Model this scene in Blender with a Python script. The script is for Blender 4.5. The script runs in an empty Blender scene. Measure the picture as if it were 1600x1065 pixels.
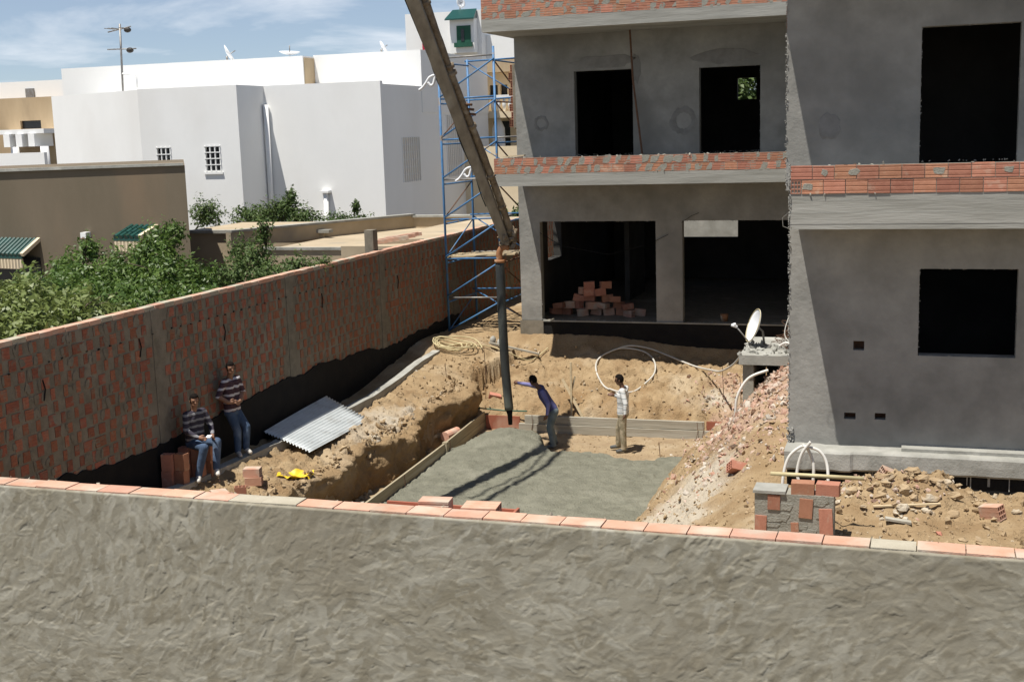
import bpy, bmesh, math, random
import numpy as np
from mathutils import Vector, Matrix, Quaternion
from mathutils.bvhtree import BVHTree

random.seed(7); rng = np.random.default_rng(11)
S = bpy.context.scene
COL = S.collection
R = math.radians

# ------------------------------------------------------------------ camera
cam_d = bpy.data.cameras.new('camera'); cam = bpy.data.objects.new('camera', cam_d); COL.objects.link(cam)
rx = Vector((0.9490879, 0.31355147, -0.03029253)); ux = Vector((-0.02344872, 0.166217, 0.98581036)); fx = Vector((-0.31413742, 0.93491036, -0.16510693))
cam.matrix_world = Matrix(((rx.x, ux.x, -fx.x, 0), (rx.y, ux.y, -fx.y, 0), (rx.z, ux.z, -fx.z, 6.0), (0, 0, 0, 1)))
cam_d.sensor_width = 36.0; cam_d.lens = 1950 / 1600 * 36.0
cam_d.clip_start = 0.05; cam_d.clip_end = 6000
S.camera = cam

# ------------------------------------------------------------------ sky, sun, exposure
KX, KY = 0.19, 0.305                       # horizontal travel of sunlight per metre of drop
sun_vec = Vector((-KX, -KY, 1)).normalized()
elev = math.asin(sun_vec.z); azim = math.atan2(sun_vec.x, sun_vec.y)
W = bpy.data.worlds.new('World'); S.world = W; W.use_nodes = True
wn = W.node_tree; wn.nodes.clear()
def wnode(t, **k):
    n = wn.nodes.new(t)
    for a, b in k.items(): setattr(n, a, b)
    return n
out = wnode('ShaderNodeOutputWorld'); bg = wnode('ShaderNodeBackground'); bg.inputs[1].default_value = 0.068
sky = wnode('ShaderNodeTexSky', sky_type='NISHITA'); sky.sun_disc = False
sky.sun_elevation = elev; sky.sun_rotation = azim; sky.altitude = 2500; sky.air_density = 1.0; sky.dust_density = 0.1; sky.ozone_density = 4.0
tc = wnode('ShaderNodeTexCoord'); sep = wnode('ShaderNodeSeparateXYZ'); wn.links.new(tc.outputs['Generated'], sep.inputs[0])
add = wnode('ShaderNodeMath', operation='ADD'); add.inputs[1].default_value = 0.09; wn.links.new(sep.outputs['Z'], add.inputs[0])
mx = wnode('ShaderNodeMath', operation='MAXIMUM'); mx.inputs[1].default_value = 0.02; wn.links.new(add.outputs[0], mx.inputs[0])
dx = wnode('ShaderNodeMath', operation='DIVIDE'); wn.links.new(sep.outputs['X'], dx.inputs[0]); wn.links.new(mx.outputs[0], dx.inputs[1])
dy = wnode('ShaderNodeMath', operation='DIVIDE'); wn.links.new(sep.outputs['Y'], dy.inputs[0]); wn.links.new(mx.outputs[0], dy.inputs[1])
cmb = wnode('ShaderNodeCombineXYZ'); wn.links.new(dx.outputs[0], cmb.inputs[0]); wn.links.new(dy.outputs[0], cmb.inputs[1]); cmb.inputs[2].default_value = 3.3
nz = wnode('ShaderNodeTexNoise'); nz.inputs['Scale'].default_value = 0.55; nz.inputs['Detail'].default_value = 7; nz.inputs['Roughness'].default_value = 0.58; nz.inputs['Distortion'].default_value = 0.35
wn.links.new(cmb.outputs[0], nz.inputs['Vector'])
rmp = wnode('ShaderNodeValToRGB'); rmp.color_ramp.elements[0].position = 0.46; rmp.color_ramp.elements[1].position = 0.60
rmp.color_ramp.elements[0].color = (0.22, 0.22, 0.22, 1); rmp.color_ramp.elements[1].color = (0.8, 0.8, 0.8, 1)
wn.links.new(nz.outputs['Fac'], rmp.inputs[0])
mixc = wnode('ShaderNodeMixRGB'); mixc.inputs[2].default_value = (10.2, 10.8, 11.6, 1)
fade = wnode('ShaderNodeMapRange'); fade.inputs[1].default_value = 0.10; fade.inputs[2].default_value = 0.45; fade.inputs[3].default_value = 1.0; fade.inputs[4].default_value = 0.25; wn.links.new(sep.outputs['Z'], fade.inputs[0])
cmul = wnode('ShaderNodeMath', operation='MULTIPLY'); wn.links.new(rmp.outputs[0], cmul.inputs[0]); wn.links.new(fade.outputs[0], cmul.inputs[1])
wn.links.new(cmul.outputs[0], mixc.inputs[0]); wn.links.new(sky.outputs[0], mixc.inputs[1])
wn.links.new(mixc.outputs[0], bg.inputs[0]); wn.links.new(bg.outputs[0], out.inputs[0])

sl = bpy.data.lights.new('sun', 'SUN'); sl.energy = 5.0; sl.angle = R(0.53); sl.color = (1.0, 0.955, 0.88)
so = bpy.data.objects.new('sun', sl); COL.objects.link(so)
so.rotation_mode = 'QUATERNION'; so.rotation_quaternion = (-sun_vec).to_track_quat('-Z', 'Y'); so.location = (0, 0, 60)
S.view_settings.view_transform = 'Standard'; S.view_settings.look = 'None'; S.view_settings.exposure = 0.36; S.view_settings.gamma = 1
S.render.engine = 'CYCLES'
S.cycles.max_bounces = 6; S.cycles.diffuse_bounces = 4

# ------------------------------------------------------------------ materials
MATS = {}
def mat(name, c1, c2=None, scale=4.0, rough=0.88, bump=0.0, bscale=40.0, rnd=0.0, c3=None, s3=1.0, metal=0.0, spec=0.3,
        stretch=(1, 1, 1), transl=0.0, attr=None, contrast=(0.35, 0.65), bdist=0.02, c3r=(0.55, 0.7)):
    m = bpy.data.materials.new(name); m.use_nodes = True; t = m.node_tree; t.nodes.clear(); L = t.links.new
    N = lambda ty: t.nodes.new(ty)
    o = N('ShaderNodeOutputMaterial'); b = N('ShaderNodeBsdfPrincipled'); L(b.outputs[0], o.inputs[0])
    b.inputs['Roughness'].default_value = rough; b.inputs['Metallic'].default_value = metal; b.inputs['Specular IOR Level'].default_value = spec
    co = N('ShaderNodeTexCoord'); mp = N('ShaderNodeMapping'); mp.inputs['Scale'].default_value = stretch; L(co.outputs['Object'], mp.inputs[0])
    oi = N('ShaderNodeObjectInfo')
    vadd = N('ShaderNodeVectorMath'); vadd.operation = 'ADD'
    sc = N('ShaderNodeMath'); sc.operation = 'MULTIPLY'; sc.inputs[1].default_value = 37.0 if rnd else 0.0; L(oi.outputs['Random'], sc.inputs[0])
    L(mp.outputs[0], vadd.inputs[0]); L(sc.outputs[0], vadd.inputs[1])
    src = vadd.outputs[0]
    if c2 is None: c2 = tuple(x * 0.8 for x in c1)
    n1 = N('ShaderNodeTexNoise'); n1.inputs['Scale'].default_value = scale; n1.inputs['Detail'].default_value = 7; n1.inputs['Roughness'].default_value = 0.62; L(src, n1.inputs['Vector'])
    r1 = N('ShaderNodeMapRange'); r1.inputs[1].default_value = contrast[0]; r1.inputs[2].default_value = contrast[1]; L(n1.outputs['Fac'], r1.inputs[0])
    mxx = N('ShaderNodeMixRGB'); mxx.inputs[1].default_value = (*c1, 1); mxx.inputs[2].default_value = (*c2, 1); L(r1.outputs[0], mxx.inputs[0])
    col = mxx.outputs[0]
    if c3 is not None:
        n3 = N('ShaderNodeTexNoise'); n3.inputs['Scale'].default_value = s3; n3.inputs['Detail'].default_value = 5; L(src, n3.inputs['Vector'])
        r3 = N('ShaderNodeMapRange'); r3.inputs[1].default_value = c3r[0]; r3.inputs[2].default_value = c3r[1]; L(n3.outputs['Fac'], r3.inputs[0])
        m3 = N('ShaderNodeMixRGB'); L(r3.outputs[0], m3.inputs[0]); L(col, m3.inputs[1]); m3.inputs[2].default_value = (*c3, 1); col = m3.outputs[0]
    if attr:
        for an, ac in attr:
            at = N('ShaderNodeAttribute'); at.attribute_name = an; m4 = N('ShaderNodeMixRGB'); L(at.outputs['Fac'], m4.inputs[0]); L(col, m4.inputs[1]); m4.inputs[2].default_value = (*ac, 1); col = m4.outputs[0]
    if rnd:
        hs = N('ShaderNodeHueSaturation'); L(col, hs.inputs['Color'])
        v = N('ShaderNodeMapRange'); v.inputs[3].default_value = 1 - rnd; v.inputs[4].default_value = 1 + rnd; L(oi.outputs['Random'], v.inputs[0]); L(v.outputs[0], hs.inputs['Value'])
        m17 = N('ShaderNodeMath'); m17.operation = 'MULTIPLY'; m17.inputs[1].default_value = 17.31; L(oi.outputs['Random'], m17.inputs[0])
        fr = N('ShaderNodeMath'); fr.operation = 'FRACT'; L(m17.outputs[0], fr.inputs[0])
        hv = N('ShaderNodeMapRange'); hv.inputs[3].default_value = 0.5 - rnd * 0.035; hv.inputs[4].default_value = 0.5 + rnd * 0.035; L(fr.outputs[0], hv.inputs[0]); L(hv.outputs[0], hs.inputs['Hue'])
        col = hs.outputs[0]
    L(col, b.inputs['Base Color'])
    if bump:
        nb = N('ShaderNodeTexNoise'); nb.inputs['Scale'].default_value = bscale; nb.inputs['Detail'].default_value = 6; nb.inputs['Roughness'].default_value = 0.6; L(src, nb.inputs['Vector'])
        bp = N('ShaderNodeBump'); bp.inputs['Strength'].default_value = bump; bp.inputs['Distance'].default_value = bdist; L(nb.outputs['Fac'], bp.inputs['Height']); L(bp.outputs[0], b.inputs['Normal'])
    if transl:
        tr = N('ShaderNodeBsdfTranslucent'); L(col, tr.inputs[0]); ms = N('ShaderNodeMixShader'); ms.inputs[0].default_value = transl
        L(b.outputs[0], ms.inputs[1]); L(tr.outputs[0], ms.inputs[2]); L(ms.outputs[0], o.inputs[0])
    MATS[name] = m
    return m

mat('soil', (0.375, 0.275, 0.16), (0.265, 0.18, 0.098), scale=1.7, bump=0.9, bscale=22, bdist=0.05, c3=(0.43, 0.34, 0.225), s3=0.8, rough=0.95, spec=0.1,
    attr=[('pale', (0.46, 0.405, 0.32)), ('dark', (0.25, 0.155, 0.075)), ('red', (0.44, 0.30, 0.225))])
mat('stone', (0.40, 0.305, 0.19), (0.30, 0.21, 0.12), scale=3, rough=0.95, bump=0.4, spec=0.1, c3=(0.5, 0.45, 0.36), s3=2)
mat('rubble', (0.42, 0.23, 0.16), (0.45, 0.35, 0.28), scale=5, rough=0.95, bump=0.4, spec=0.1, c3=(0.50, 0.45, 0.38), s3=3.2, c3r=(0.48, 0.6))
mat('concrete_wet', (0.235, 0.23, 0.175), (0.17, 0.167, 0.125), scale=3.5, rough=0.8, bump=1.0, bscale=26, bdist=0.06, c3=(0.265, 0.258, 0.20), s3=0.9, spec=0.3)
mat('plaster_near', (0.235, 0.208, 0.15), (0.19, 0.168, 0.12), scale=7.0, rough=0.92, bump=0.35, bscale=90, bdist=0.004, spec=0.12, attr=[('tone', (0.40, 0.38, 0.315)), ('damp', (0.225, 0.198, 0.145))])
mat('plaster_wall', (0.345, 0.338, 0.31), (0.235, 0.232, 0.213), scale=1.3, rough=0.92, bump=0.6, bscale=8, bdist=0.02, c3=(0.20, 0.197, 0.18), s3=0.55, spec=0.12, c3r=(0.5, 0.7))
mat('plaster_patch', (0.20, 0.195, 0.18), (0.25, 0.245, 0.23), scale=5, rough=0.95, bump=0.5, bscale=40, spec=0.1)
mat('concrete', (0.36, 0.355, 0.32), (0.26, 0.255, 0.225), scale=2.4, rough=0.9, bump=0.5, bscale=24, bdist=0.015, c3=(0.42, 0.41, 0.37), s3=1.5, spec=0.15)
mat('board_concrete', (0.37, 0.365, 0.33), (0.27, 0.265, 0.235), scale=2.0, rough=0.9, bump=0.5, bscale=10, bdist=0.012, stretch=(0.35, 1, 4), c3=(0.22, 0.215, 0.19), s3=1.4, spec=0.15, c3r=(0.6, 0.72))
mat('mortar', (0.33, 0.32, 0.275), (0.245, 0.238, 0.20), scale=9, rough=0.95, bump=0.6, bscale=45, spec=0.1)
mat('mortar_dark', (0.24, 0.215, 0.17), (0.175, 0.157, 0.122), scale=6, rough=0.95, bump=0.6, bscale=45, spec=0.1, c3=(0.28, 0.25, 0.2), s3=1.2)
mat('brick', (0.43, 0.205, 0.135), (0.37, 0.17, 0.11), scale=9, rough=0.85, bump=0.25, bscale=60, rnd=0.22, c3=(0.44, 0.30, 0.22), s3=6, spec=0.15, c3r=(0.6, 0.75))
mat('brick_wall', (0.335, 0.13, 0.082), (0.27, 0.108, 0.068), scale=9, rough=0.88, bump=0.3, bscale=60, rnd=0.2, c3=(0.25, 0.19, 0.14), s3=7, spec=0.12, c3r=(0.5, 0.7))
mat('brick_pale', (0.56, 0.345, 0.25), (0.52, 0.285, 0.195), scale=5, rough=0.85, bump=0.3, bscale=50, rnd=0.12, c3=(0.50, 0.42, 0.33), s3=3.5, spec=0.15, c3r=(0.47, 0.68))
mat('brick_cement', (0.45, 0.41, 0.32), (0.38, 0.34, 0.26), scale=6, rough=0.95, bump=0.5, bscale=50, spec=0.1)
mat('tar', (0.012, 0.012, 0.013), (0.018, 0.017, 0.016), scale=3, rough=0.8, bump=0.4, bscale=18, spec=0.12)
mat('white_paint', (0.85, 0.85, 0.83), (0.80, 0.80, 0.78), scale=0.5, rough=0.85, bump=0.2, bscale=5, bdist=0.03, spec=0.2, contrast=(0.3, 0.75), c3=(0.70, 0.685, 0.65), s3=0.22, c3r=(0.55, 0.9), stretch=(1, 1, 0.5))
mat('cream_paint', (0.78, 0.66, 0.47), (0.70, 0.58, 0.40), scale=0.4, rough=0.9, spec=0.2)
mat('tan_paint', (0.52, 0.40, 0.255), (0.42, 0.31, 0.19), scale=0.35, rough=0.9, spec=0.2, stretch=(1, 1, 0.35), c3=(0.36, 0.27, 0.17), s3=0.6)
mat('brown_render', (0.175, 0.142, 0.102), (0.145, 0.12, 0.085), scale=0.45, rough=0.93, bump=0.2, bscale=12, spec=0.1, stretch=(1, 1, 0.4), c3=(0.20, 0.148, 0.10), s3=0.35)
mat('beige_render', (0.47, 0.385, 0.27), (0.38, 0.31, 0.215), scale=0.8, rough=0.93, bump=0.25, bscale=12, spec=0.1, c3=(0.31, 0.27, 0.21), s3=0.7)
mat('dark_glass', (0.02, 0.022, 0.024), rough=0.25, spec=0.5)
mat('dark_room', (0.085, 0.082, 0.075), (0.06, 0.058, 0.053), scale=1.2, rough=0.95, spec=0.1)  # interior surfaces coloured dark so the rooms look unlit
mat('green_paint', (0.02, 0.10, 0.06), (0.015, 0.075, 0.045), rough=0.6)
mat('green_tile', (0.008, 0.050, 0.042), (0.014, 0.075, 0.062), scale=8, rough=0.3, spec=0.5, rnd=0.25)
mat('pvc', (0.72, 0.70, 0.65), (0.62, 0.60, 0.54), scale=3, rough=0.55, spec=0.35)
mat('pvc_dull', (0.58, 0.555, 0.50), (0.46, 0.44, 0.385), scale=2, rough=0.6, spec=0.25)
mat('hose_tan', (0.56, 0.48, 0.28), (0.44, 0.37, 0.21), scale=4, rough=0.7)
mat('blue_steel', (0.07, 0.20, 0.40), (0.05, 0.145, 0.30), scale=5, rough=0.5, spec=0.4, c3=(0.20, 0.17, 0.14), s3=4.0, c3r=(0.6, 0.68))
mat('grey_steel', (0.32, 0.32, 0.31), (0.22, 0.2, 0.18), scale=6, rough=0.5, metal=0.5)
mat('galvanised', (0.60, 0.63, 0.63), (0.50, 0.53, 0.53), scale=2.5, rough=0.5, metal=0.1, spec=0.5, c3=(0.42, 0.42, 0.40), s3=1.6)
mat('boom_paint', (0.30, 0.265, 0.205), (0.20, 0.17, 0.13), scale=5, rough=0.75, bump=0.4, bscale=30, stretch=(1, 1, 0.35), c3=(0.36, 0.335, 0.28), s3=2.6, spec=0.25)
mat('boom_pipe', (0.29, 0.235, 0.165), (0.17, 0.125, 0.08), scale=7, rough=0.85, bump=0.9, bscale=18, bdist=0.04, c3=(0.36, 0.31, 0.24), s3=4, spec=0.15)
mat('boom_dark', (0.035, 0.032, 0.03), (0.06, 0.05, 0.04), scale=4, rough=0.6)
mat('rubber', (0.028, 0.032, 0.033), (0.05, 0.054, 0.05), scale=4, rough=0.65, c3=(0.10, 0.11, 0.095), s3=2.5, stretch=(1, 1, 0.3))
mat('orange_pipe', (0.36, 0.17, 0.075), (0.28, 0.13, 0.06), scale=6, rough=0.7, bump=0.3, c3=(0.5, 0.40, 0.28), s3=5)
mat('wood', (0.40, 0.345, 0.24), (0.29, 0.245, 0.165), scale=5, rough=0.88, bump=0.3, bscale=20, stretch=(1, 0.15, 3), c3=(0.46, 0.43, 0.34), s3=2, spec=0.15)
mat('wood_x', (0.40, 0.375, 0.31), (0.30, 0.275, 0.22), scale=5, rough=0.88, bump=0.4, bscale=20, stretch=(0.2, 1, 3), c3=(0.43, 0.41, 0.35), s3=2, spec=0.15)
mat('red_ply', (0.36, 0.125, 0.075), (0.29, 0.10, 0.06), scale=4, rough=0.7, bump=0.15, c3=(0.42, 0.24, 0.17), s3=2)
mat('rust', (0.16, 0.085, 0.05), (0.10, 0.055, 0.035), scale=12, rough=0.85)
mat('yellow_plastic', (0.75, 0.52, 0.03), (0.68, 0.46, 0.03), scale=6, rough=0.5, spec=0.4)
mat('dish_white', (0.80, 0.81, 0.82), (0.74, 0.75, 0.76), scale=3, rough=0.4, spec=0.4)
mat('ground', (0.22, 0.195, 0.155), (0.17, 0.15, 0.12), scale=0.5, rough=0.95, spec=0.1)
mat('leaf_citrus', (0.055, 0.11, 0.02), (0.10, 0.17, 0.034), scale=2.0, rough=0.45, spec=0.45, transl=0.28, attr=[('lf', (0.15, 0.215, 0.045))])
mat('leaf_pale', (0.13, 0.175, 0.04), (0.19, 0.235, 0.065), scale=2.0, rough=0.45, spec=0.4, transl=0.3, attr=[('lf', (0.24, 0.28, 0.10))])
mat('leaf_vine', (0.060, 0.105, 0.030), (0.09, 0.14, 0.04), scale=1.5, rough=0.55, spec=0.3, transl=0.28, attr=[('lf', (0.14, 0.19, 0.06))])
mat('bark', (0.16, 0.125, 0.09), (0.10, 0.08, 0.06), scale=8, rough=0.95, bump=0.6)
mat('skin', (0.30, 0.165, 0.105), (0.25, 0.135, 0.085), scale=12, rough=0.6, spec=0.3)
mat('skin_dark', (0.15, 0.08, 0.052), (0.125, 0.065, 0.042), scale=12, rough=0.55, spec=0.3)
mat('hair', (0.010, 0.008, 0.007), (0.016, 0.013, 0.011), scale=30, rough=0.9, spec=0.05, bump=0.6, bscale=60)
mat('purple_shirt', (0.20, 0.195, 0.38), (0.14, 0.135, 0.29), scale=7, rough=0.9, bump=0.6, bscale=9, bdist=0.03)
mat('shirt_shade', (0.085, 0.085, 0.20), (0.055, 0.055, 0.14), scale=7, rough=0.9, bump=0.6, bscale=9, bdist=0.03)  # torso of the purple shirt, its shade put into a darker colour
mat('jeans', (0.075, 0.115, 0.19), (0.045, 0.075, 0.13), scale=6, rough=0.92, bump=0.7, bscale=9, bdist=0.03, c3=(0.14, 0.19, 0.27), s3=3)
mat('jeans_grey', (0.17, 0.21, 0.23), (0.11, 0.14, 0.155), scale=6, rough=0.92, bump=0.7, bscale=9, bdist=0.03, c3=(0.19, 0.22, 0.23), s3=4)
mat('camo', (0.38, 0.32, 0.22), (0.25, 0.215, 0.14), scale=9, rough=0.92, bump=0.7, bscale=9, bdist=0.03, c3=(0.36, 0.31, 0.22), s3=7, contrast=(0.46, 0.54))
mat('boot', (0.075, 0.08, 0.085), (0.11, 0.11, 0.10), scale=9, rough=0.7)
mat('shoe_white', (0.62, 0.60, 0.55), (0.5, 0.47, 0.42), scale=9, rough=0.8)
mat('paper', (0.8, 0.8, 0.8), rough=0.8)
mat('red_cloth', (0.45, 0.03, 0.06), (0.35, 0.02, 0.05), rough=0.9)
mat('light_timber', (0.58, 0.47, 0.30), (0.47, 0.37, 0.23), scale=5, rough=0.88, stretch=(0.2, 1, 3))

def stripes(name, ca, cb, period, frac, cc=None, off=0.0):
    m = bpy.data.materials.new(name); m.use_nodes = True; t = m.node_tree; L = t.links.new; b = t.nodes['Principled BSDF']; b.inputs['Roughness'].default_value = 0.92; b.inputs['Specular IOR Level'].default_value = 0.15
    co = t.nodes.new('ShaderNodeTexCoord'); n = t.nodes.new('ShaderNodeTexNoise'); n.inputs['Scale'].default_value = 7; L(co.outputs['Object'], n.inputs['Vector'])
    se = t.nodes.new('ShaderNodeSeparateXYZ'); L(co.outputs['Object'], se.inputs[0])
    def M(op, a, bb):
        q = t.nodes.new('ShaderNodeMath'); q.operation = op
        for i, v in enumerate((a, bb)):
            if isinstance(v, (int, float)): q.inputs[i].default_value = v
            else: L(v, q.inputs[i])
        return q.outputs[0]
    h = M('ADD', se.outputs['Z'], M('MULTIPLY', n.outputs['Fac'], period * 0.35)); h = M('ADD', h, off)
    f = M('FRACT', M('DIVIDE', h, period), 0.0); g = M('GREATER_THAN', f, 1 - frac)
    x = t.nodes.new('ShaderNodeMixRGB'); L(g, x.inputs[0]); x.inputs[1].default_value = (*ca, 1); x.inputs[2].default_value = (*cb, 1)
    L(x.outputs[0], b.inputs['Base Color'])
    bp = t.nodes.new('ShaderNodeBump'); bp.inputs['Strength'].default_value = 0.6; bp.inputs['Distance'].default_value = 0.03; L(n.outputs['Fac'], bp.inputs['Height']); L(bp.outputs[0], b.inputs['Normal'])
    MATS[name] = m
stripes('stripe_maroon', (0.075, 0.045, 0.055), (0.55, 0.53, 0.55), 0.145, 0.30)
stripes('stripe_grey', (0.05, 0.045, 0.06), (0.24, 0.24, 0.25), 0.115, 0.36)
stripes('stripe_white', (0.62, 0.62, 0.60), (0.36, 0.38, 0.38), 0.115, 0.24)

# ------------------------------------------------------------------ mesh helpers
class MB:
    def __init__(s): s.v = []; s.f = []; s.mi = []
    def add(s, vs, fs, mi=0):
        o = len(s.v); s.v.extend([tuple(q) for q in vs]); s.f.extend([tuple(i + o for i in f) for f in fs]); s.mi.extend([mi] * len(fs)); return s
    def box(s, x0, x1, y0, y1, z0, z1, mi=0):
        return s.add([(x0, y0, z0), (x1, y0, z0), (x1, y1, z0), (x0, y1, z0), (x0, y0, z1), (x1, y0, z1), (x1, y1, z1), (x0, y1, z1)],
                     [(0, 3, 2, 1), (4, 5, 6, 7), (0, 1, 5, 4), (1, 2, 6, 5), (2, 3, 7, 6), (3, 0, 4, 7)], mi)
    def obox(s, c, ax, ay, az, mi=0):
        c, ax, ay, az = map(Vector, (c, ax, ay, az)); vs = []
        for k in (-1, 1):
            for (i, j) in ((-1, -1), (1, -1), (1, 1), (-1, 1)): vs.append(c + ax * i + ay * j + az * k)
        return s.add(vs, [(0, 3, 2, 1), (4, 5, 6, 7), (0, 1, 5, 4), (1, 2, 6, 5), (2, 3, 7, 6), (3, 0, 4, 7)], mi)
    def bar(s, p0, p1, w, h, up=(0, 0, 1), mi=0):
        p0, p1 = Vector(p0), Vector(p1); d = (p1 - p0); a = d.cross(Vector(up)).normalized(); b = a.cross(d).normalized()
        return s.obox((p0 + p1) / 2, a * w / 2, d / 2, b * h / 2, mi)
    def tube(s, pts, r, n=8, mi=0, closed=False):
        P = [Vector(p) for p in pts]; k = len(P); rr = r if isinstance(r, (list, tuple)) else [r] * k
        vs = []; a = None
        for i in range(k):
            d = (P[min(i + 1, k - 1)] - P[max(i - 1, 0)]).normalized()
            if a is None: a = d.orthogonal().normalized()
            a = (a - d * a.dot(d)).normalized(); b = d.cross(a)
            for j in range(n):
                t = 2 * math.pi * j / n; vs.append(P[i] + (a * math.cos(t) + b * math.sin(t)) * rr[i])
        fs = []
        for i in range(k - 1):
            for j in range(n): fs.append((i * n + j, i * n + (j + 1) % n, (i + 1) * n + (j + 1) % n, (i + 1) * n + j))
        fs.append(tuple(range(n - 1, -1, -1))); fs.append(tuple(range((k - 1) * n, k * n)))
        return s.add(vs, fs, mi)
    def ellipsoid(s, c, rad, n=10, m=6, mi=0, jit=0.0):
        vs = [(c[0], c[1], c[2] - rad[2])]
        for i in range(1, m):
            ph = -math.pi / 2 + math.pi * i / m
            for j in range(n):
                t = 2 * math.pi * j / n; q = 1 + random.uniform(-jit, jit)
                vs.append((c[0] + rad[0] * math.cos(ph) * math.cos(t) * q, c[1] + rad[1] * math.cos(ph) * math.sin(t) * q, c[2] + rad[2] * math.sin(ph) * q))
        vs.append((c[0], c[1], c[2] + rad[2])); fs = []
        for j in range(n): fs.append((0, 1 + (j + 1) % n, 1 + j))
        for i in range(m - 2):
            for j in range(n): a = 1 + i * n; fs.append((a + j, a + (j + 1) % n, a + n + (j + 1) % n, a + n + j))
        a = 1 + (m - 2) * n
        for j in range(n): fs.append((a + j, a + (j + 1) % n, len(vs) - 1))
        return s.add(vs, fs, mi)
    def chunk(s, c, r, mi=0):
        """a rough stone: jittered octahedron with a belt"""
        q = Quaternion((random.gauss(0, 1), random.gauss(0, 1), random.gauss(0, 1), random.gauss(0, 1) + 1e-3)).normalized()
        vs = []
        for (x, y, z) in ((1, 0, 0), (.3, .9, 0), (-.8, .55, 0), (-.8, -.6, 0), (.35, -.9, 0), (0.1, 0, .8), (0, 0.1, -.8)):
            k = random.uniform(.65, 1.2); vs.append(Vector(c) + q @ Vector((x * r[0] * k, y * r[1] * k, z * r[2] * k)))
        fs = []
        for j in range(5): fs.append((j, (j + 1) % 5, 5)); fs.append(((j + 1) % 5, j, 6))
        return s.add(vs, fs, mi)
    def mesh(s, name):
        me = bpy.data.meshes.new(name); me.from_pydata(s.v, [], s.f)
        if any(s.mi): me.polygons.foreach_set('material_index', s.mi)
        me.update(); return me
    def build(s, name, m, parent=None, smooth=False):
        me = s.mesh(name); return link(name, me, m, parent, smooth)

def link(name, me, m, parent=None, smooth=False):
    for q in (m if isinstance(m, (list, tuple)) else [m]):
        me.materials.append(MATS[q])
    if smooth: me.polygons.foreach_set('use_smooth', [True] * len(me.polygons))
    o = bpy.data.objects.new(name, me); COL.objects.link(o)
    if parent: setp(o, parent)
    return o
def world_loc(o):
    v = Vector(o.location)
    while o.parent: o = o.parent; v += Vector(o.location)
    return v
def setp(o, p):
    """keep the child where its own coordinates say, in world space"""
    o.parent = p
    q = p; m = Matrix.Identity(4)
    ch = []
    while q: ch.append(q); q = q.parent
    for q in reversed(ch): m = m @ q.matrix_parent_inverse @ Matrix.LocRotScale(q.location, q.rotation_euler.to_quaternion(), q.scale)
    o.matrix_parent_inverse = m.inverted()
def tag(o, label, cat, group=None, kind=None):
    o['label'] = label; o['category'] = cat
    if group: o['group'] = group
    if kind: o['kind'] = kind
    return o
def thing(name, loc, label, cat, group=None):
    o = bpy.data.objects.new(name, None); COL.objects.link(o); o.location = loc; o.empty_display_size = 0.2
    return tag(o, label, cat, group)
def struct(o): o['kind'] = 'structure'; return o
def stuff(o): o['kind'] = 'stuff'; return o
def place(name, me, parent, loc, rot=(0, 0, 0), scale=(1, 1, 1)):
    o = bpy.data.objects.new(name, me); COL.objects.link(o); o.location = loc; o.rotation_euler = rot; o.scale = scale
    if parent: setp(o, parent)
    return o

# numpy value noise ------------------------------------------------
def vnoise(x, y, seed=0):
    r = np.random.default_rng(seed); T = r.random((256, 256))
    xi = np.floor(x).astype(int); yi = np.floor(y).astype(int); fx_ = x - xi; fy_ = y - yi
    u = fx_ * fx_ * (3 - 2 * fx_); v = fy_ * fy_ * (3 - 2 * fy_)
    a = T[xi % 256, yi % 256]; b = T[(xi + 1) % 256, yi % 256]; c = T[xi % 256, (yi + 1) % 256]; d = T[(xi + 1) % 256, (yi + 1) % 256]
    return (a * (1 - u) + b * u) * (1 - v) + (c * (1 - u) + d * u) * v - 0.5
def fbm(x, y, f, o=4, seed=0, g=0.5):
    s = 0; a = 1
    for k in range(o): s = s + a * vnoise(x * f + 17.3 * k, y * f - 9.1 * k, seed + k); f *= 2.03; a *= g
    return s
def sstep(a, b, x): t = np.clip((x - a) / (b - a), 0, 1); return t * t * (3 - 2 * t)
def grid_mesh(name, V, nx, ny):
    """V: (nx*ny,3) array with index i*ny+j"""
    me = bpy.data.meshes.new(name); n = nx * ny
    i, j = np.meshgrid(np.arange(nx - 1), np.arange(ny - 1), indexing='ij'); a = (i * ny + j).ravel()
    F = np.stack([a, a + ny, a + ny + 1, a + 1], 1).astype(np.int32)
    me.vertices.add(n); me.vertices.foreach_set('co', V.astype(np.float32).ravel())
    me.loops.add(F.size); me.loops.foreach_set('vertex_index', F.ravel())
    me.polygons.add(len(F)); me.polygons.foreach_set('loop_start', np.arange(0, F.size, 4, dtype=np.int32))
    me.update(calc_edges=True); me.validate(); return me

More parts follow.
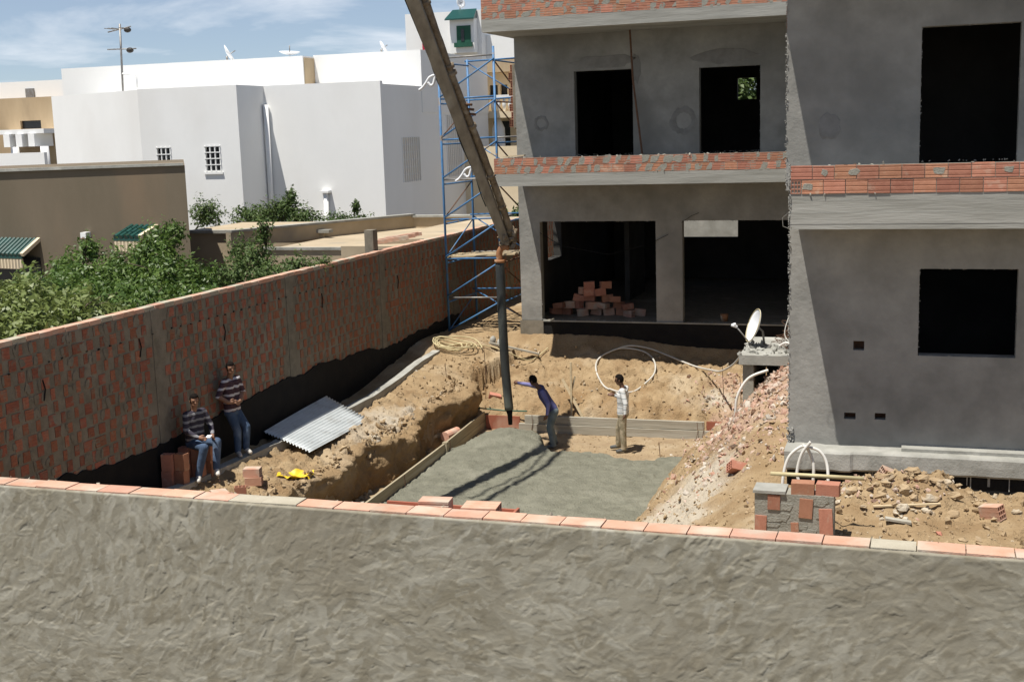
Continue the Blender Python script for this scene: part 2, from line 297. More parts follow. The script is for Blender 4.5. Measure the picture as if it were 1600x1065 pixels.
def wall_holes(mb, axis, c0, c1, a0, a1, z0, z1, holes, mi=0, reveal=0):
    """thick wall with rectangular openings. axis 'x': runs along x, thickness c0..c1 in y; axis 'y': runs along y, thickness in x."""
    A = sorted({a0, a1, *[h[0] for h in holes], *[h[1] for h in holes]}); Z = sorted({z0, z1, *[h[2] for h in holes], *[h[3] for h in holes]})
    A = [q for q in A if a0 <= q <= a1]; Z = [q for q in Z if z0 <= q <= z1]
    def solid(i, k):
        if i < 0 or k < 0 or i >= len(A) - 1 or k >= len(Z) - 1: return False
        am = (A[i] + A[i + 1]) / 2; zm = (Z[k] + Z[k + 1]) / 2
        return not any(h[0] < am < h[1] and h[2] < zm < h[3] for h in holes)
    P = (lambda a, c, z: (a, c, z)) if axis == 'x' else (lambda a, c, z: (c, a, z))
    fl = axis == 'y'
    def q(*p, m=mi): mb.add(list(p)[::-1] if fl else p, [(0, 1, 2, 3)], m)
    for i in range(len(A) - 1):
        for k in range(len(Z) - 1):
            if not solid(i, k): continue
            x0, x1, zz0, zz1 = A[i], A[i + 1], Z[k], Z[k + 1]
            q(P(x0, c0, zz0), P(x1, c0, zz0), P(x1, c0, zz1), P(x0, c0, zz1)); q(P(x1, c1, zz0), P(x0, c1, zz0), P(x0, c1, zz1), P(x1, c1, zz1))
            if not solid(i - 1, k): q(P(x0, c1, zz0), P(x0, c0, zz0), P(x0, c0, zz1), P(x0, c1, zz1), m=reveal)
            if not solid(i + 1, k): q(P(x1, c0, zz0), P(x1, c1, zz0), P(x1, c1, zz1), P(x1, c0, zz1), m=reveal)
            if not solid(i, k - 1): q(P(x0, c1, zz0), P(x1, c1, zz0), P(x1, c0, zz0), P(x0, c0, zz0), m=reveal)
            if not solid(i, k + 1): q(P(x0, c0, zz1), P(x1, c0, zz1), P(x1, c1, zz1), P(x0, c1, zz1), m=reveal)
    return mb

# ------------------------------------------------------------------ ground and terrain
gm = MB()
PX0, PX1, PY0, PY1 = -12.74, 4.6, 8.3, 46.0     # the plot
for (a, b, c, d) in ((-3000, 3000, -600, PY0), (-3000, PX0, PY0, PY1), (PX1, 3000, PY0, PY1), (-3000, 3000, PY1, 4000)):
    gm.add([(a, c, -0.06), (b, c, -0.06), (b, d, -0.06), (a, d, -0.06)], [(0, 1, 2, 3)])
struct(gm.build('ground', 'ground'))

def terrain_z(X, Y, fine=True):
    n1 = fbm(X, Y, 0.55, 3, 3); n2 = fbm(X, Y, 2.1, 4, 8)
    ex = n1 * 0.28 + n2 * 0.16
    # left bank, sloping from the kerb to the trench edge
    zl = np.interp(X, [-12.75, -12.3, -12.05, -11.4, -10.9, -10.72], [0.0, 0.0, -0.10, -0.16, -0.26, -0.36])
    zl = zl + sstep(25.5, 30.5, Y) * 0.62 + n1 * 0.14
    edge = -10.74 + n1 * 0.34 + n2 * 0.07 + 0.09 * np.sin(Y * 1.9) + 0.28 * sstep(27.0, 28.3, Y)
    zl = np.where(X > edge, np.maximum(-1.35, zl - (X - edge) * 24.0), zl)
    # far bank below the house
    Yb = Y + (n1 * 0.28 + n2 * 0.16) * np.interp(Y, [28, 29, 31, 31.6], [0.6, 0.5, 0.25, 0.12]) - 0.10 * np.sin(X * 1.3) * (Y < 30.5)
    zf = np.interp(Yb, [28.22, 28.42, 28.72, 29.3, 30.3, 31.15, 31.6, 32.1, 34], [-1.35, -1.0, -0.70, -0.48, -0.32, -0.14, 0.14, 0.56, 0.62])
    zf = zf - 0.30 * sstep(-8.8, -5.0, X) * sstep(31.0, 31.9, Y) + 0.2 * (1 - sstep(-10.2, -9.2, X)) * sstep(29.5, 31.2, Y) * (1 - sstep(31.2, 32.0, Y))
    # right bank and plateau towards the wing
    Xb = X + ex * 0.75 - 0.25 * sstep(25.0, 28.5, Y)
    zr = np.interp(Xb, [-5.12, -4.9, -4.45, -3.9, -3.2, -2.5, -1.9, 0.0], [-1.35, -1.1, -0.72, -0.38, 0.06, 0.42, 0.60, 0.66])
    zr = zr + 1.12 * np.exp(-((X + 2.3) / 1.5) ** 2 - ((Y - 23.2) / 2.1) ** 2) + 0.25 * np.exp(-((X + 2.7) / 0.9) ** 2 - ((Y - 20.9) / 1.2) ** 2)
    zr = zr - 0.30 * sstep(-2.6, -2.0, X) * np.exp(-((Y - 19.0) / 0.38) ** 4) + 0.34 * np.exp(-((X + 0.55) / 0.75) ** 2 - ((Y - 17.75) / 0.5) ** 2) + 0.30 * np.exp(-((X - 0.2) / 0.35) ** 2 - ((Y - 17.95) / 0.38) ** 2) + 0.16 * np.exp(-((X - 1.7) / 0.75) ** 2 - ((Y - 17.8) / 0.5) ** 2)
    z = np.maximum(np.maximum(zl, zf), zr)
    zn = np.interp(Y, [15.0, 17.0, 18.9], [0.30, 0.10, -1.35]); z = np.maximum(z, zn)
    floor = -1.19 + n1 * 0.05
    k = 0.05; h = np.clip(0.5 + (z - floor) / (2 * k), 0, 1); z = floor * (1 - h) + z * h + k * h * (1 - h)
    if fine:
        bank = sstep(0.02, 0.25, z - floor)
        clod = np.abs(fbm(X, Y, 3.6, 3, 31)) * 0.20 + fbm(X, Y, 9.0, 3, 41) * 0.06
        mid = sstep(-1.1, -0.7, z) * (1 - sstep(-0.25, 0.15, z))
        heap = np.exp(-((X + 0.4) / 2.4) ** 2 - ((Y - 17.8) / 0.9) ** 2) * (X > -2.2)
        z = z + bank * (clod * (0.35 + 1.0 * mid + 0.9 * heap)) + (1 - bank) * fbm(X, Y, 7.0, 3, 51) * 0.035
    return z
gx = np.arange(PX0, PX1 + .01, 0.045)
gy = np.concatenate([np.arange(PY0 + .09, 15.6, 0.2), np.arange(15.6, 33.2, 0.045), np.arange(33.2, PY1 + .1, 0.3)])
GX, GY = np.meshgrid(gx, gy, indexing='ij')
GZ = terrain_z(GX, GY)
GZ = np.where(GX < -12.2, np.minimum(GZ, 0.02 + 0.62 * sstep(25.5, 30.5, GY)), GZ)
tm = grid_mesh('terrain', np.stack([GX.ravel(), GY.ravel(), GZ.ravel()], 1), len(gx), len(gy))
def vattr(me, name, arr):
    a = me.attributes.new(name, 'FLOAT', 'POINT'); a.data.foreach_set('value', np.clip(arr, 0, 1).astype(np.float32).ravel())
nA = fbm(GX, GY, 1.3, 4, 71) + 0.5; nB = fbm(GX, GY, 3.5, 3, 81) + 0.5
rub = np.exp(-((GX + 2.5) / 1.2) ** 2 - ((GY - 23.2) / 2.6) ** 2) * 1.5 + 1.1 * np.exp(-((GX + 4.3) / 0.8) ** 2 - ((GY - 27.6) / 1.6) ** 2) + 0.9 * np.exp(-((GX + 4.4) / 0.9) ** 2 - ((GY - 30.3) / 0.6) ** 2)
pale = sstep(0.25, 0.75, (np.exp(-((GX + 3.7) / 0.9) ** 2 - ((GY - 19.3) / 1.7) ** 2) * 1.3 + 0.62 * np.exp(-((GX + 11.3) / 0.8) ** 2 - ((GY - 24.5) / 4.0) ** 2) + 0.65 * np.exp(-((GX + 4.9) / 1.3) ** 2 - ((GY - 29.3) / 0.8) ** 2)) * (0.45 + nA)) * 0.9
fl = (GZ < -1.05) & (GY > 25)
vattr(tm, 'pale', np.where(fl, 0.15, np.where((GX < -10.2) & (GZ < -0.5), 0.0, pale))); vattr(tm, 'red', sstep(0.3, 0.8, rub * (0.4 + nB)) * 0.55)
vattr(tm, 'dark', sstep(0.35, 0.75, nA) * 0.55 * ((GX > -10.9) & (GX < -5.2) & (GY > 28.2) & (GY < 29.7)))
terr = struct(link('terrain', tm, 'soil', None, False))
def zt(x, y):
    i = min(max(int((x - gx[0]) / 0.045), 0), len(gx) - 1); j = min(max(int(np.searchsorted(gy, y)), 0), len(gy) - 1)
    return float(GZ[i, j])

# cut face of the left bank
fy = np.arange(18.4, 28.35, 0.04); fe = []
for y in fy:
    j = int(np.searchsorted(gy, y)); col_ = GZ[:, j]; i = int((-11.25 - gx[0]) / .045)
    while i < len(gx) - 1 and gx[i] < -10.15 and col_[i] > -0.62: i += 1
    fe.append((gx[i], float(col_[max(i - 4, 0)])))
fe = np.array(fe); kf = np.ones(9) / 9; fe = np.stack([np.convolve(np.pad(fe[:, k], 4, 'edge'), kf, 'valid') for k in (0, 1)], 1)
ns = 30; FS = np.linspace(0, 1, ns); FY, FT = np.meshgrid(fy, FS, indexing='ij'); top_ = fe[:, 1][:, None]; FZ = top_ + .015 - FT * (top_ + 1.32)
nf = fbm(FY, FZ, 2.2, 4, 401) * 0.20 + fbm(FY, FZ, 8, 3, 407) * .06; lip = np.abs(fbm(FY, FZ, 3.2, 3, 411)) * .22 * (1 - sstep(.12, .45, FT))
FX = fe[:, 0][:, None] + 0.05 + nf * sstep(0, .12, FT) + lip * sstep(0, .1, FT) + .05 * FT - .20 * (1 - sstep(0, .07, FT)); FZ = FZ + fbm(FY, FX, 6, 3, 421) * .05 * (FT > .03)
fm = grid_mesh('bank_face', np.stack([FX.ravel(), FY.ravel(), FZ.ravel()], 1), len(fy), ns); vattr(fm, 'dark', .25 + .5 * sstep(.2, .7, FT)); struct(link('bank_face', fm, 'soil', terr, False))  # soil colour darkens down the face, imitating the shade on the cut

# wet concrete bed
px = np.arange(-10.32, -4.6, 0.035); py = np.arange(18.6, 28.2, 0.035)
CX, CY = np.meshgrid(px, py, indexing='ij')
yb = np.interp(CX + fbm(CX, CY, 2.2, 3, 93) * 0.15, [-10.35, -10.05, -9.8, -9.5, -9.1, -8.75, -8.45, -8.2, -7.9, -7.3, -6.8, -6.4, -6.0, -5.5, -4.9], [25.3, 25.7, 26.6, 27.3, 27.55, 27.45, 27.0, 26.4, 26.05, 26.15, 26.1, 25.75, 25.75, 26.0, 26.1]) + fbm(CX, CY, 1.4, 4, 91) * 0.35
cz = -1.085 + fbm(CX, CY, 0.8, 2, 95) * 0.05 + 0.24 * np.exp(-((CX + 9.15) / 0.75) ** 2 - ((CY - 26.75) / 0.75) ** 2) + 0.10 * np.exp(-((CX + 9.6) / 0.9) ** 2 - ((CY - 25.2) / 1.2) ** 2)
cz = cz + fbm(CX, CY, 5.5, 4, 97) * 0.045 + np.abs(fbm(CX, CY, 12, 2, 99)) * 0.03
cz = cz - 0.45 * sstep(-0.05, 0.30, CY - yb)
cm = grid_mesh('wet_concrete', np.stack([CX.ravel(), CY.ravel(), cz.ravel()], 1), len(px), len(py))
struct(link('wet_concrete', cm, 'concrete_wet', None, True))
def zc(x, y):
    i = min(max(int((x - px[0]) / 0.035), 0), len(px) - 1); j = min(max(int((y - py[0]) / 0.035), 0), len(py) - 1)
    return max(float(cz[i, j]), zt(x, y))

# stones, clods and brick rubble
st = MB(); rb = MB()
def scatter(mb, n, fx_, smin, smax, sink=0.3, flat=0.7):
    for _ in range(n):
        x, y = fx_(); z = zt(x, y)
        s = smin * (smax / smin) ** (random.random() ** 2.2)
        mb.chunk((x, y, z + s * (0.5 - sink)), (s, s * random.uniform(.6, 1), s * flat))
scatter(st, 800, lambda: (random.uniform(-12.0, -10.7), random.uniform(17.5, 29.5)), 0.012, 0.055)
scatter(st, 700, lambda: (random.gauss(-10.83, 0.10), random.uniform(18.5, 28.0)), 0.03, 0.12)
scatter(st, 1000, lambda: (random.uniform(-11.5, -4.2), random.uniform(28.3, 31.8)), 0.012, 0.07)
scatter(st, 700, lambda: (random.uniform(-10.2, -5), random.uniform(26.3, 28.1)), 0.008, 0.035)
scatter(st, 2200, lambda: (random.uniform(-5.0, -2.0), random.uniform(17.0, 25)), 0.012, 0.06)
scatter(st, 1300, lambda: (random.uniform(-2.4, 3.0), random.uniform(15.8, 18.5)), 0.012, 0.075)
for _ in range(130):
    x, y = random.gauss(-0.5, 0.6), random.gauss(17.7, 0.36); r_ = .015 + .075 * random.random() ** 2.4
    st.ellipsoid((x, y, zt(x, y) + r_ * .1), (r_ * random.uniform(.8, 1.5), r_ * random.uniform(.6, 1.1), r_ * random.uniform(.5, .9)), 7, 5, jit=.32)
stuff(tag(st.build('stones', 'stone'), 'loose tan stones and clods strewn over the dug earth', 'stones'))
def rubxy():
    while True:
        x = random.gauss(-2.7, 0.75); y = random.gauss(23.0, 1.8)
        if x < -2.05 and y > 19.6: return x, y
scatter(rb, 2600, rubxy, 0.025, 0.10, flat=0.45)
scatter(rb, 700, lambda: (random.gauss(-4.35, 0.45), random.uniform(26.2, 30.9)), 0.025, 0.09, flat=0.45)
scatter(rb, 160, lambda: (random.gauss(-0.7, 0.5), random.gauss(17.7, 0.3)), 0.025, 0.08, flat=0.45)
scatter(rb, 90, lambda: (random.gauss(-11.3, 0.5), random.gauss(18.6, 0.5)), 0.02, 0.06, flat=0.45)
stuff(tag(rb.build('brick_rubble', 'rubble'), 'heap of broken red brick rubble spilling beside the wing corner', 'rubble'))

# ------------------------------------------------------------------ brick meshes
def grooved(L, D, H, g=0.006, n=3):
    """hollow clay brick: long x, depth y, height z; V-grooves along front and back"""
    P = [(-D / 2, -H / 2)]
    for k in range(n):
        zc_ = -H / 2 + H * (k + 0.5 + 0.0) / n; w = 0.010
        P += [(-D / 2, zc_ - w), (-D / 2 + g, zc_), (-D / 2, zc_ + w)]
    P += [(-D / 2, H / 2), (D / 2, H / 2), (D / 2, -H / 2)]
    k = len(P); m = MB()
    vs = [(-L / 2, y, z) for y, z in P] + [(L / 2, y, z) for y, z in P]
    fs = [(i, (i + 1) % k, k + (i + 1) % k, k + i) for i in range(k)] + [tuple(range(k))[::-1], tuple(range(k, 2 * k))]
    m.add(vs, [f[::-1] for f in fs]); return m
def hollow(L, D, H, ny=3, nz=3, t=0.012):
    """open-ended hollow brick with its cells"""
    m = MB()
    for k in range(nz + 1):
        z = -H / 2 + t / 2 + (H - t) * k / nz; m.box(-L / 2, L / 2, -D / 2, D / 2, z - t / 2, z + t / 2)
    for k in range(ny + 1):
        y = -D / 2 + t / 2 + (D - t) * k / ny
        for q in range(nz):
            za = -H / 2 + t / 2 + (H - t) * q / nz; zb = za + (H - t) / nz
            m.box(-L / 2 + .001, L / 2 - .001, y - t / 2 + (0.0005 if 0 < k < ny else 0.001), y + t / 2 - 0.001, za + t / 2, zb - t / 2)
    for k in range(ny):                                   # web in the middle keeps the cells dark
        pass
    m.box(-0.01, 0.01, -D / 2 + .003, D / 2 - .003, -H / 2 + .003, H / 2 - .003)
    return m
def mesh_of(mb, name, mt):
    me = mb.mesh(name); me.materials.append(MATS[mt]); return me
BR_PAR = mesh_of(grooved(0.292, 0.15, 0.19), 'brick_parapet', 'brick')
BR_THIN = mesh_of(grooved(0.292, 0.10, 0.185), 'brick_thin', 'brick')
BR_WALL = mesh_of(grooved(0.21, 0.04, 0.175, 0.004), 'brick_face', 'brick_wall')
BR_COP = mesh_of(MB().box(-.145, .145, -.09, .09, -.04, .04), 'brick_coping', 'brick_pale')
BR_COPC = mesh_of(MB().box(-.145, .145, -.09, .09, -.04, .04), 'brick_coping_cement', 'brick_cement')
BR_HOL = mesh_of(hollow(0.30, 0.15, 0.20), 'brick_hollow', 'brick')
BR_HOLP = mesh_of(hollow(0.30, 0.15, 0.20), 'brick_hollow_pale', 'brick_pale')

def smear(mb, x, y, z, w, h, slant, t=0.005):
    """irregular blob of mortar squeezed over a joint, on a face that looks towards -y"""
    n = 9; pts = []
    for k in range(n):
        a = 2 * math.pi * k / n + random.uniform(-.2, .2); q = random.uniform(.7, 1.2)
        u = math.copysign(abs(math.cos(a)) ** .6, math.cos(a)) * w / 2 * q; v = math.copysign(abs(math.sin(a)) ** .6, math.sin(a)) * h / 2 * q
        pts.append((x + u + slant * v, z + v))
    vs = [(a, y, b) for a, b in pts] + [(x + (a - x) * .93, y - t * random.uniform(.8, 1.1), z + (b - z) * .94) for a, b in pts]
    fs = [(i, (i + 1) % n, n + (i + 1) % n, n + i) for i in range(n)] + [tuple(range(n, 2 * n))]
    mb.add(vs, fs)

def parapet(parent, name, x0, x1, y, z0, courses, me, depth, h, Lb=0.302, smears=True, end_brick=False, sm_p=1.0):
    p = MB().box(x0 + .01, x1 - .01, y + 0.012, y + depth - 0.012, z0, z0 + courses * h - 0.004).build(name, 'mortar', parent)
    sm = MB()
    for c in range(courses):
        x = x0 - (0.5 * Lb if c % 2 and not end_brick else 0); i = 0
        if end_brick and c == 0: x = x0 + 0.155
        while x < x1 - 0.05:
            a = max(x, x0); b = min(x + Lb, x1); L = b - a
            if L > 0.06:
                f = (L - 0.010) / 0.292
                o = place('brick', me, p, ((a + b) / 2, y + depth / 2 + random.uniform(-.004, .004), z0 + (c + .5) * h + random.uniform(-.003, .003)), (random.uniform(-.01, .01), random.uniform(-.006, .006), random.uniform(-.008, .008)), (f, 1, 1))
            if smears and random.random() < sm_p:
                smear(sm, b + random.uniform(-.03, .03), y + 0.0025, z0 + (c + .5) * h + random.uniform(-.015, .015), random.uniform(.12, .28), h * random.uniform(.85, 1.1), random.uniform(0.1, 0.65), .0025)
            if smears and random.random() < 0.35 * sm_p:
                smear(sm, a + L * random.uniform(.2, .8), y + 0.0025, z0 + c * h + random.uniform(-.01, .02), random.uniform(.05, .12), random.uniform(.03, .07), 0.2)
            x += Lb
    # mortar lumps along the bed and on top
    for k in range(int((x1 - x0) * 7)):
        xx = random.uniform(x0, x1); sm.chunk((xx, y + random.uniform(.0, depth * .8), z0 + random.choice([0, courses]) * h), (random.uniform(.02, .06), .025, .012))
    if sm.v: stuff(sm.build('mortar_smears', 'mortar', p))
    return p

# ------------------------------------------------------------------ near wall with trowelled render
nw = thing('rendered_wall', (-3.5, 8.3, 0), 'long grey rendered wall with rough trowel marks crossing the foreground', 'wall')
GS = 0.008
wx = np.arange(-8.6, 1.9, GS); wz = np.arange(0.75, 3.2285, GS)
WX, WZ = np.meshgrid(wx, wz, indexing='ij'); H = fbm(WX, WZ, 0.9, 3, 201) * 0.012
TONE = fbm(WX, WZ, 1.6, 3, 231) * 0.5 + 0.35; TN = fbm(WX, WZ, 0.7, 2, 241)
def strokes(H, n, lmin, lmax, wmin, wmax, amp, seed, tk):
    """overlapping trowel laps: each is a curved plate that rises to one crisp edge and fades out on the other side"""
    r = np.random.default_rng(seed); nx, nz_ = H.shape
    for _ in range(n):
        cx = r.uniform(wx[0], wx[-1]); cz_ = r.uniform(wz[0], wz[-1]); l = r.uniform(lmin, lmax); w = l * r.uniform(wmin, wmax)
        a = 0.75 + 0.9 * math.sin(cx * 0.9 + 1.0) * math.sin(cz_ * 1.4 + cx * .5) + r.normal(0, 0.55) + (math.pi if r.random() < .35 else 0); e = l * 1.35
        i0 = max(int((cx - e - wx[0]) / GS), 0); i1 = min(int((cx + e - wx[0]) / GS) + 1, nx); j0 = max(int((cz_ - e - wz[0]) / GS), 0); j1 = min(int((cz_ + e - wz[0]) / GS) + 1, nz_)
        if i1 <= i0 or j1 <= j0: continue
        X = WX[i0:i1, j0:j1] - cx; Z = WZ[i0:i1, j0:j1] - cz_
        u = (X * math.cos(a) + Z * math.sin(a)) / l; v = (-X * math.sin(a) + Z * math.cos(a)) / w + r.uniform(-1.1, 1.1) * u * u * .7 + .10 * np.sin(u * r.uniform(6, 12) + r.uniform(0, 6))
        m = (1 - sstep(0.75, 1.0, np.abs(u))) * sstep(-1.0, -0.2, v) * (1 - sstep(0.93, 1.0, v))
        h = amp * r.uniform(.2, 1.0) * (v * .5 + .3) + r.normal(0, amp * .35) + r.uniform(0, amp * .16) * np.sin(v * r.uniform(9, 18))
        H[i0:i1, j0:j1] = H[i0:i1, j0:j1] * (1 - m) + (h + H[i0:i1, j0:j1] * .45) * m
        TONE[i0:i1, j0:j1] = TONE[i0:i1, j0:j1] * (1 - m * tk) + np.clip(r.normal(.36, .34), 0, 1) * m * tk
    return H
H = strokes(H, 1700, 0.09, 0.21, .22, .5, 0.0046, 5, .5); H = strokes(H, 5200, 0.045, 0.12, .16, .42, 0.0036, 6, .55); H = strokes(H, 2600, 0.02, 0.05, .2, .5, 0.0016, 7, .4)
H = H + fbm(WX, WZ, 22, 2, 211) * 0.0008
topf = sstep(3.212, 3.2285, WZ)
YY = 8.195 - H * 0.78 + topf * (0.012 + 0.02 * (fbm(WX, WZ, 6, 3, 215) + .5))
pm = grid_mesh('render_coat', np.stack([WX.ravel(), YY.ravel(), WZ.ravel()], 1), len(wx), len(wz))
vattr(pm, 'tone', TONE); vattr(pm, 'damp', sstep(.08, .4, TN) * .55); link('render_coat', pm, 'plaster_near', nw, True)
lo = MB(); lo.box(-13.3, 4.6, 8.215, 8.39, -0.1, 3.10); lo.box(-13.3, -8.6, 8.195, 8.215, -0.1, 3.22); lo.box(1.89, 4.6, 8.195, 8.215, -0.1, 3.22); lo.box(-8.6, 1.89, 8.19, 8.215, -0.1, 0.75)
lo.build('wall_core', 'plaster_near', nw)
mo = MB().box(-13.3, 4.6, 8.225, 8.405, 3.101, 3.198); 
for k in range(420):
    x = random.uniform(-13, 4.5); mo.chunk((x, 8.40 + random.uniform(-.012, .02), 3.20), (random.uniform(.02, .06), .022, .016))
mo.build('mortar_bed', 'brick_cement', nw)
x = -13.28; k = 0
while x < 4.5:
    L = 0.302 * random.uniform(.96, 1.03); c = -0.40 < x < -0.12 or -5.45 < x < -4.75 or x < -9
    place('brick', BR_COPC if c else BR_COP, nw, (x + L / 2, 8.308 + random.uniform(-.006, .006), 3.192 + random.uniform(-.004, .004)), (random.uniform(-.012, .012), random.uniform(-.01, .01), random.uniform(-.014, .014)), ((L - 0.008) / .29, 1.0, 1))
    x += L

# ------------------------------------------------------------------ left boundary wall
lw = thing('brick_boundary_wall', (-12.82, 24, 0), 'long red hollow brick boundary wall with wide mortar joints and black tar base', 'wall')
WXF = -12.735
MB().box(-12.93, WXF, 8.41, 45, -0.3, 3.13).build('mortar_core', 'mortar_dark', lw)
cells = []; TOP = 3.13; ch = 0.2
for c in range(12):
    zc_ = TOP - ch * (c + .5); y = 13.6 + (0.15 if c % 2 else 0.0) + random.uniform(-.05, .05)
    while y < 44.5:
        if zc_ > 0.72: cells.append((y + .15, zc_))
        y += 0.30 + random.uniform(-.006, .010)
PIL = (13.6, 18.43, 23.24, 27.98, 32.9, 38)
cells = [q for q in cells if all(abs(q[0] - p) > 0.22 for p in PIL)]
cells.sort(key=lambda q: q[0]); rest = MB(); kk = 0
for (y, z) in cells:
    wf = random.choice([.45, .52, .6, .66, .72, .8, .9]) if random.random() > .05 else 1.3; hf = random.uniform(.88, 1.03)
    if y > 14.4 and kk < 300:
        kk += 1
        place('brick', BR_WALL, lw, (WXF - 0.012 + random.uniform(-.003, .004), y + random.uniform(-.02, .02), z + random.uniform(-.006, .006)), (random.uniform(-.015, .015), 0, math.pi / 2 + random.uniform(-.01, .01)), (wf, 1, hf))
    else:
        l = .105 * wf; yy = y + random.uniform(-.02, .02); zz = z + random.uniform(-.006, .006); hh = .0875 * hf; xx = WXF + 0.008 + random.uniform(-.003, .004)
        rest.box(xx - .03, xx, yy - l, yy + l, zz - hh, zz + hh)
stuff(rest.build('far_bricks', 'brick_wall', lw))
wsm = MB()
for (y, z) in [q for q in cells if 14.4 < q[0] < 33]:
    for k in range(2):
        if random.random() < .38:
            b_ = MB(); smear(b_, 0, 0, 0, random.uniform(.05, .13), random.uniform(.12, .21), random.uniform(-.35, .35), .004); yy = y + random.choice([-.1, .1]) + random.uniform(-.03, .03); zz = z + random.uniform(-.02, .02)
            wsm.add([(WXF + 0.0105 - v[1] * .35, yy + v[0], zz + v[2]) for v in b_.v], b_.f)
stuff(wsm.build('mortar_smears', 'mortar_dark', lw))
y = 12.0
while y < 44.5:
    place('coping_brick', BR_COPC if random.random() < .25 else BR_COP, lw, (-12.832 + random.uniform(-.006, .006), y, 3.17 + random.uniform(-.006, .006)), (random.uniform(-.01, .01), random.uniform(-.01, .01), math.pi / 2 + random.uniform(-.012, .012)), (1.0, 1.05, 1)); y += 0.30
for p in PIL:
    MB().box(-12.94, WXF + 0.014, p - .13, p + .13, -.2, 3.15).build('pillar', 'mortar_dark', lw)
hl = MB(); sm = MB()
for k in range(62):
    if random.random() < .35: continue
    yy = 13.8 + k * 0.30 + random.uniform(-.02, .02); z = 2.735 + random.uniform(-.012, .012)
    hl.box(WXF - .01, WXF + .0215, yy - .016, yy + .018 * random.uniform(.4, 1.6), z - .010 * random.uniform(.5, 1.3), z + .008)
stuff(hl.build('dark_dots', 'tar', lw))  # broken row of small raised black boxes
for (yy, z) in ((17.9, 2.72), (20.6, 2.55), (24.7, 2.6), (28.9, 2.5), (15.4, 2.5)):
    MB().tube([(WXF + .02, yy, z), (WXF + .03, yy + .03, z - .15), (WXF + .02, yy - .01, z - .32)], 0.011, 5).build('drip_stain', 'tar', lw)
ys = np.arange(13.0, 33.2, 0.12); tops = 0.92 + 0.10 * np.sin(ys * .55 + 1) + (fbm(ys, ys * 0 + 3, 1.4, 3, 301)) * 0.14 + (fbm(ys, ys * 0, 7, 2, 305)) * .05
ta = MB(); xf = WXF + 0.034
for i in range(len(ys) - 1):
    a, b = ys[i], ys[i + 1]; ta.add([(xf, a, -.3), (xf, b, -.3), (xf, b, tops[i + 1]), (xf, a, tops[i]), (WXF - .01, b, tops[i + 1] + .01), (WXF - .01, a, tops[i] + .01)], [(0, 1, 2, 3), (3, 2, 4, 5)])
ta.build('tar_coat', 'tar', lw)

# concrete kerb along the strip
kb = MB(); pr = []
n = 60
for i in range(n + 1):
    t = i / n; y = 15.5 + 14.1 * t; x = -12.36 + 0.34 * t; z = max(0.06, zt(x + .22, y) + .13, zt(x, y) + .05) + 0.012 * math.sin(i * 1.7) + random.uniform(-.008, .008); pr.append((x, y, z))
zz_ = [q[2] for q in pr]; pr = [(q[0], q[1], sum(zz_[max(0, i - 5):i + 6]) / len(zz_[max(0, i - 5):i + 6]) + random.uniform(-.008, .008)) for i, q in enumerate(pr)]
for i in range(n):
    (x0, y0, z0), (x1, y1, z1) = pr[i], pr[i + 1]; w0, w1 = .10, .10
    kb.add([(x0 - w0, y0, -.3), (x0 + w0, y0, -.3), (x0 + w0, y0, z0), (x0 - w0, y0, z0), (x1 - w1, y1, -.3), (x1 + w1, y1, -.3), (x1 + w1, y1, z1), (x1 - w1, y1, z1)],
           [(3, 2, 6, 7), (2, 1, 5, 6), (0, 3, 7, 4)] + ([(0, 1, 2, 3)] if i == 0 else []) + ([(4, 7, 6, 5)] if i == n - 1 else []))
tag(kb.build('concrete_kerb', 'concrete'), 'low pale concrete kerb running beside the tarred wall base', 'kerb')

# ------------------------------------------------------------------ the unfinished house
hs = thing('unfinished_house', (-4, 26, 0.9), 'two-storey grey rendered house under construction with red brick balcony parapets', 'house')
YF = 32.1; WY_ = 19.25
fw = MB()
wall_holes(fw, 'x', YF, YF + .25, -10.48, -1.75, 0.925, 4.645, [(-9.9, -6.74, 0.9, 3.6), (-6.04, -2.5, 0.9, 3.6)])
fw.build('ground_floor_wall', 'plaster_wall', hs)
fw = MB(); wall_holes(fw, 'x', YF, YF + .25, -10.48, -1.75, 4.951, 8.449, [(-8.86, -7.3, 4.9, 7.5), (-5.58, -4.05, 4.9, 7.45)])
fw.build('upper_floor_wall', 'plaster_wall', hs)
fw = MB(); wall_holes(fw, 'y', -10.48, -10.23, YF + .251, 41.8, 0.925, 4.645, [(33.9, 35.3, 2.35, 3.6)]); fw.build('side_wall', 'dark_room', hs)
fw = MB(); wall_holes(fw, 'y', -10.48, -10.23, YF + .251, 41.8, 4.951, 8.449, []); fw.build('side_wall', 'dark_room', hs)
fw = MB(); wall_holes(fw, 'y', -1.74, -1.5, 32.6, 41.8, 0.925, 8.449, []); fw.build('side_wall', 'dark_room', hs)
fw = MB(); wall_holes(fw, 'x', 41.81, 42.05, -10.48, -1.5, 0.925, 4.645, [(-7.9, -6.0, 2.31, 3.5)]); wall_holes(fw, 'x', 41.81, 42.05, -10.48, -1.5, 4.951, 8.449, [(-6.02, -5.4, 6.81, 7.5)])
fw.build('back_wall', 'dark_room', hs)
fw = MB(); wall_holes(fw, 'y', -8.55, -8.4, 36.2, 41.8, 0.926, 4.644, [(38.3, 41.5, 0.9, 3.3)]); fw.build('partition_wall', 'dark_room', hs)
sl_ = MB().box(-10.37, -1.99, 30.0, 41.9, 4.646, 4.95); sl_.build('balcony_slab', 'board_concrete', hs)
sl_ = MB().box(-10.63, -1.6, 30.0, 42.2, 8.45, 8.76); sl_.build('roof_slab', 'board_concrete', hs)
MB().box(-10.48, -1.5, YF + .02, 42.0, 0.70, 0.924).build('floor_slab', 'mortar_dark', hs)
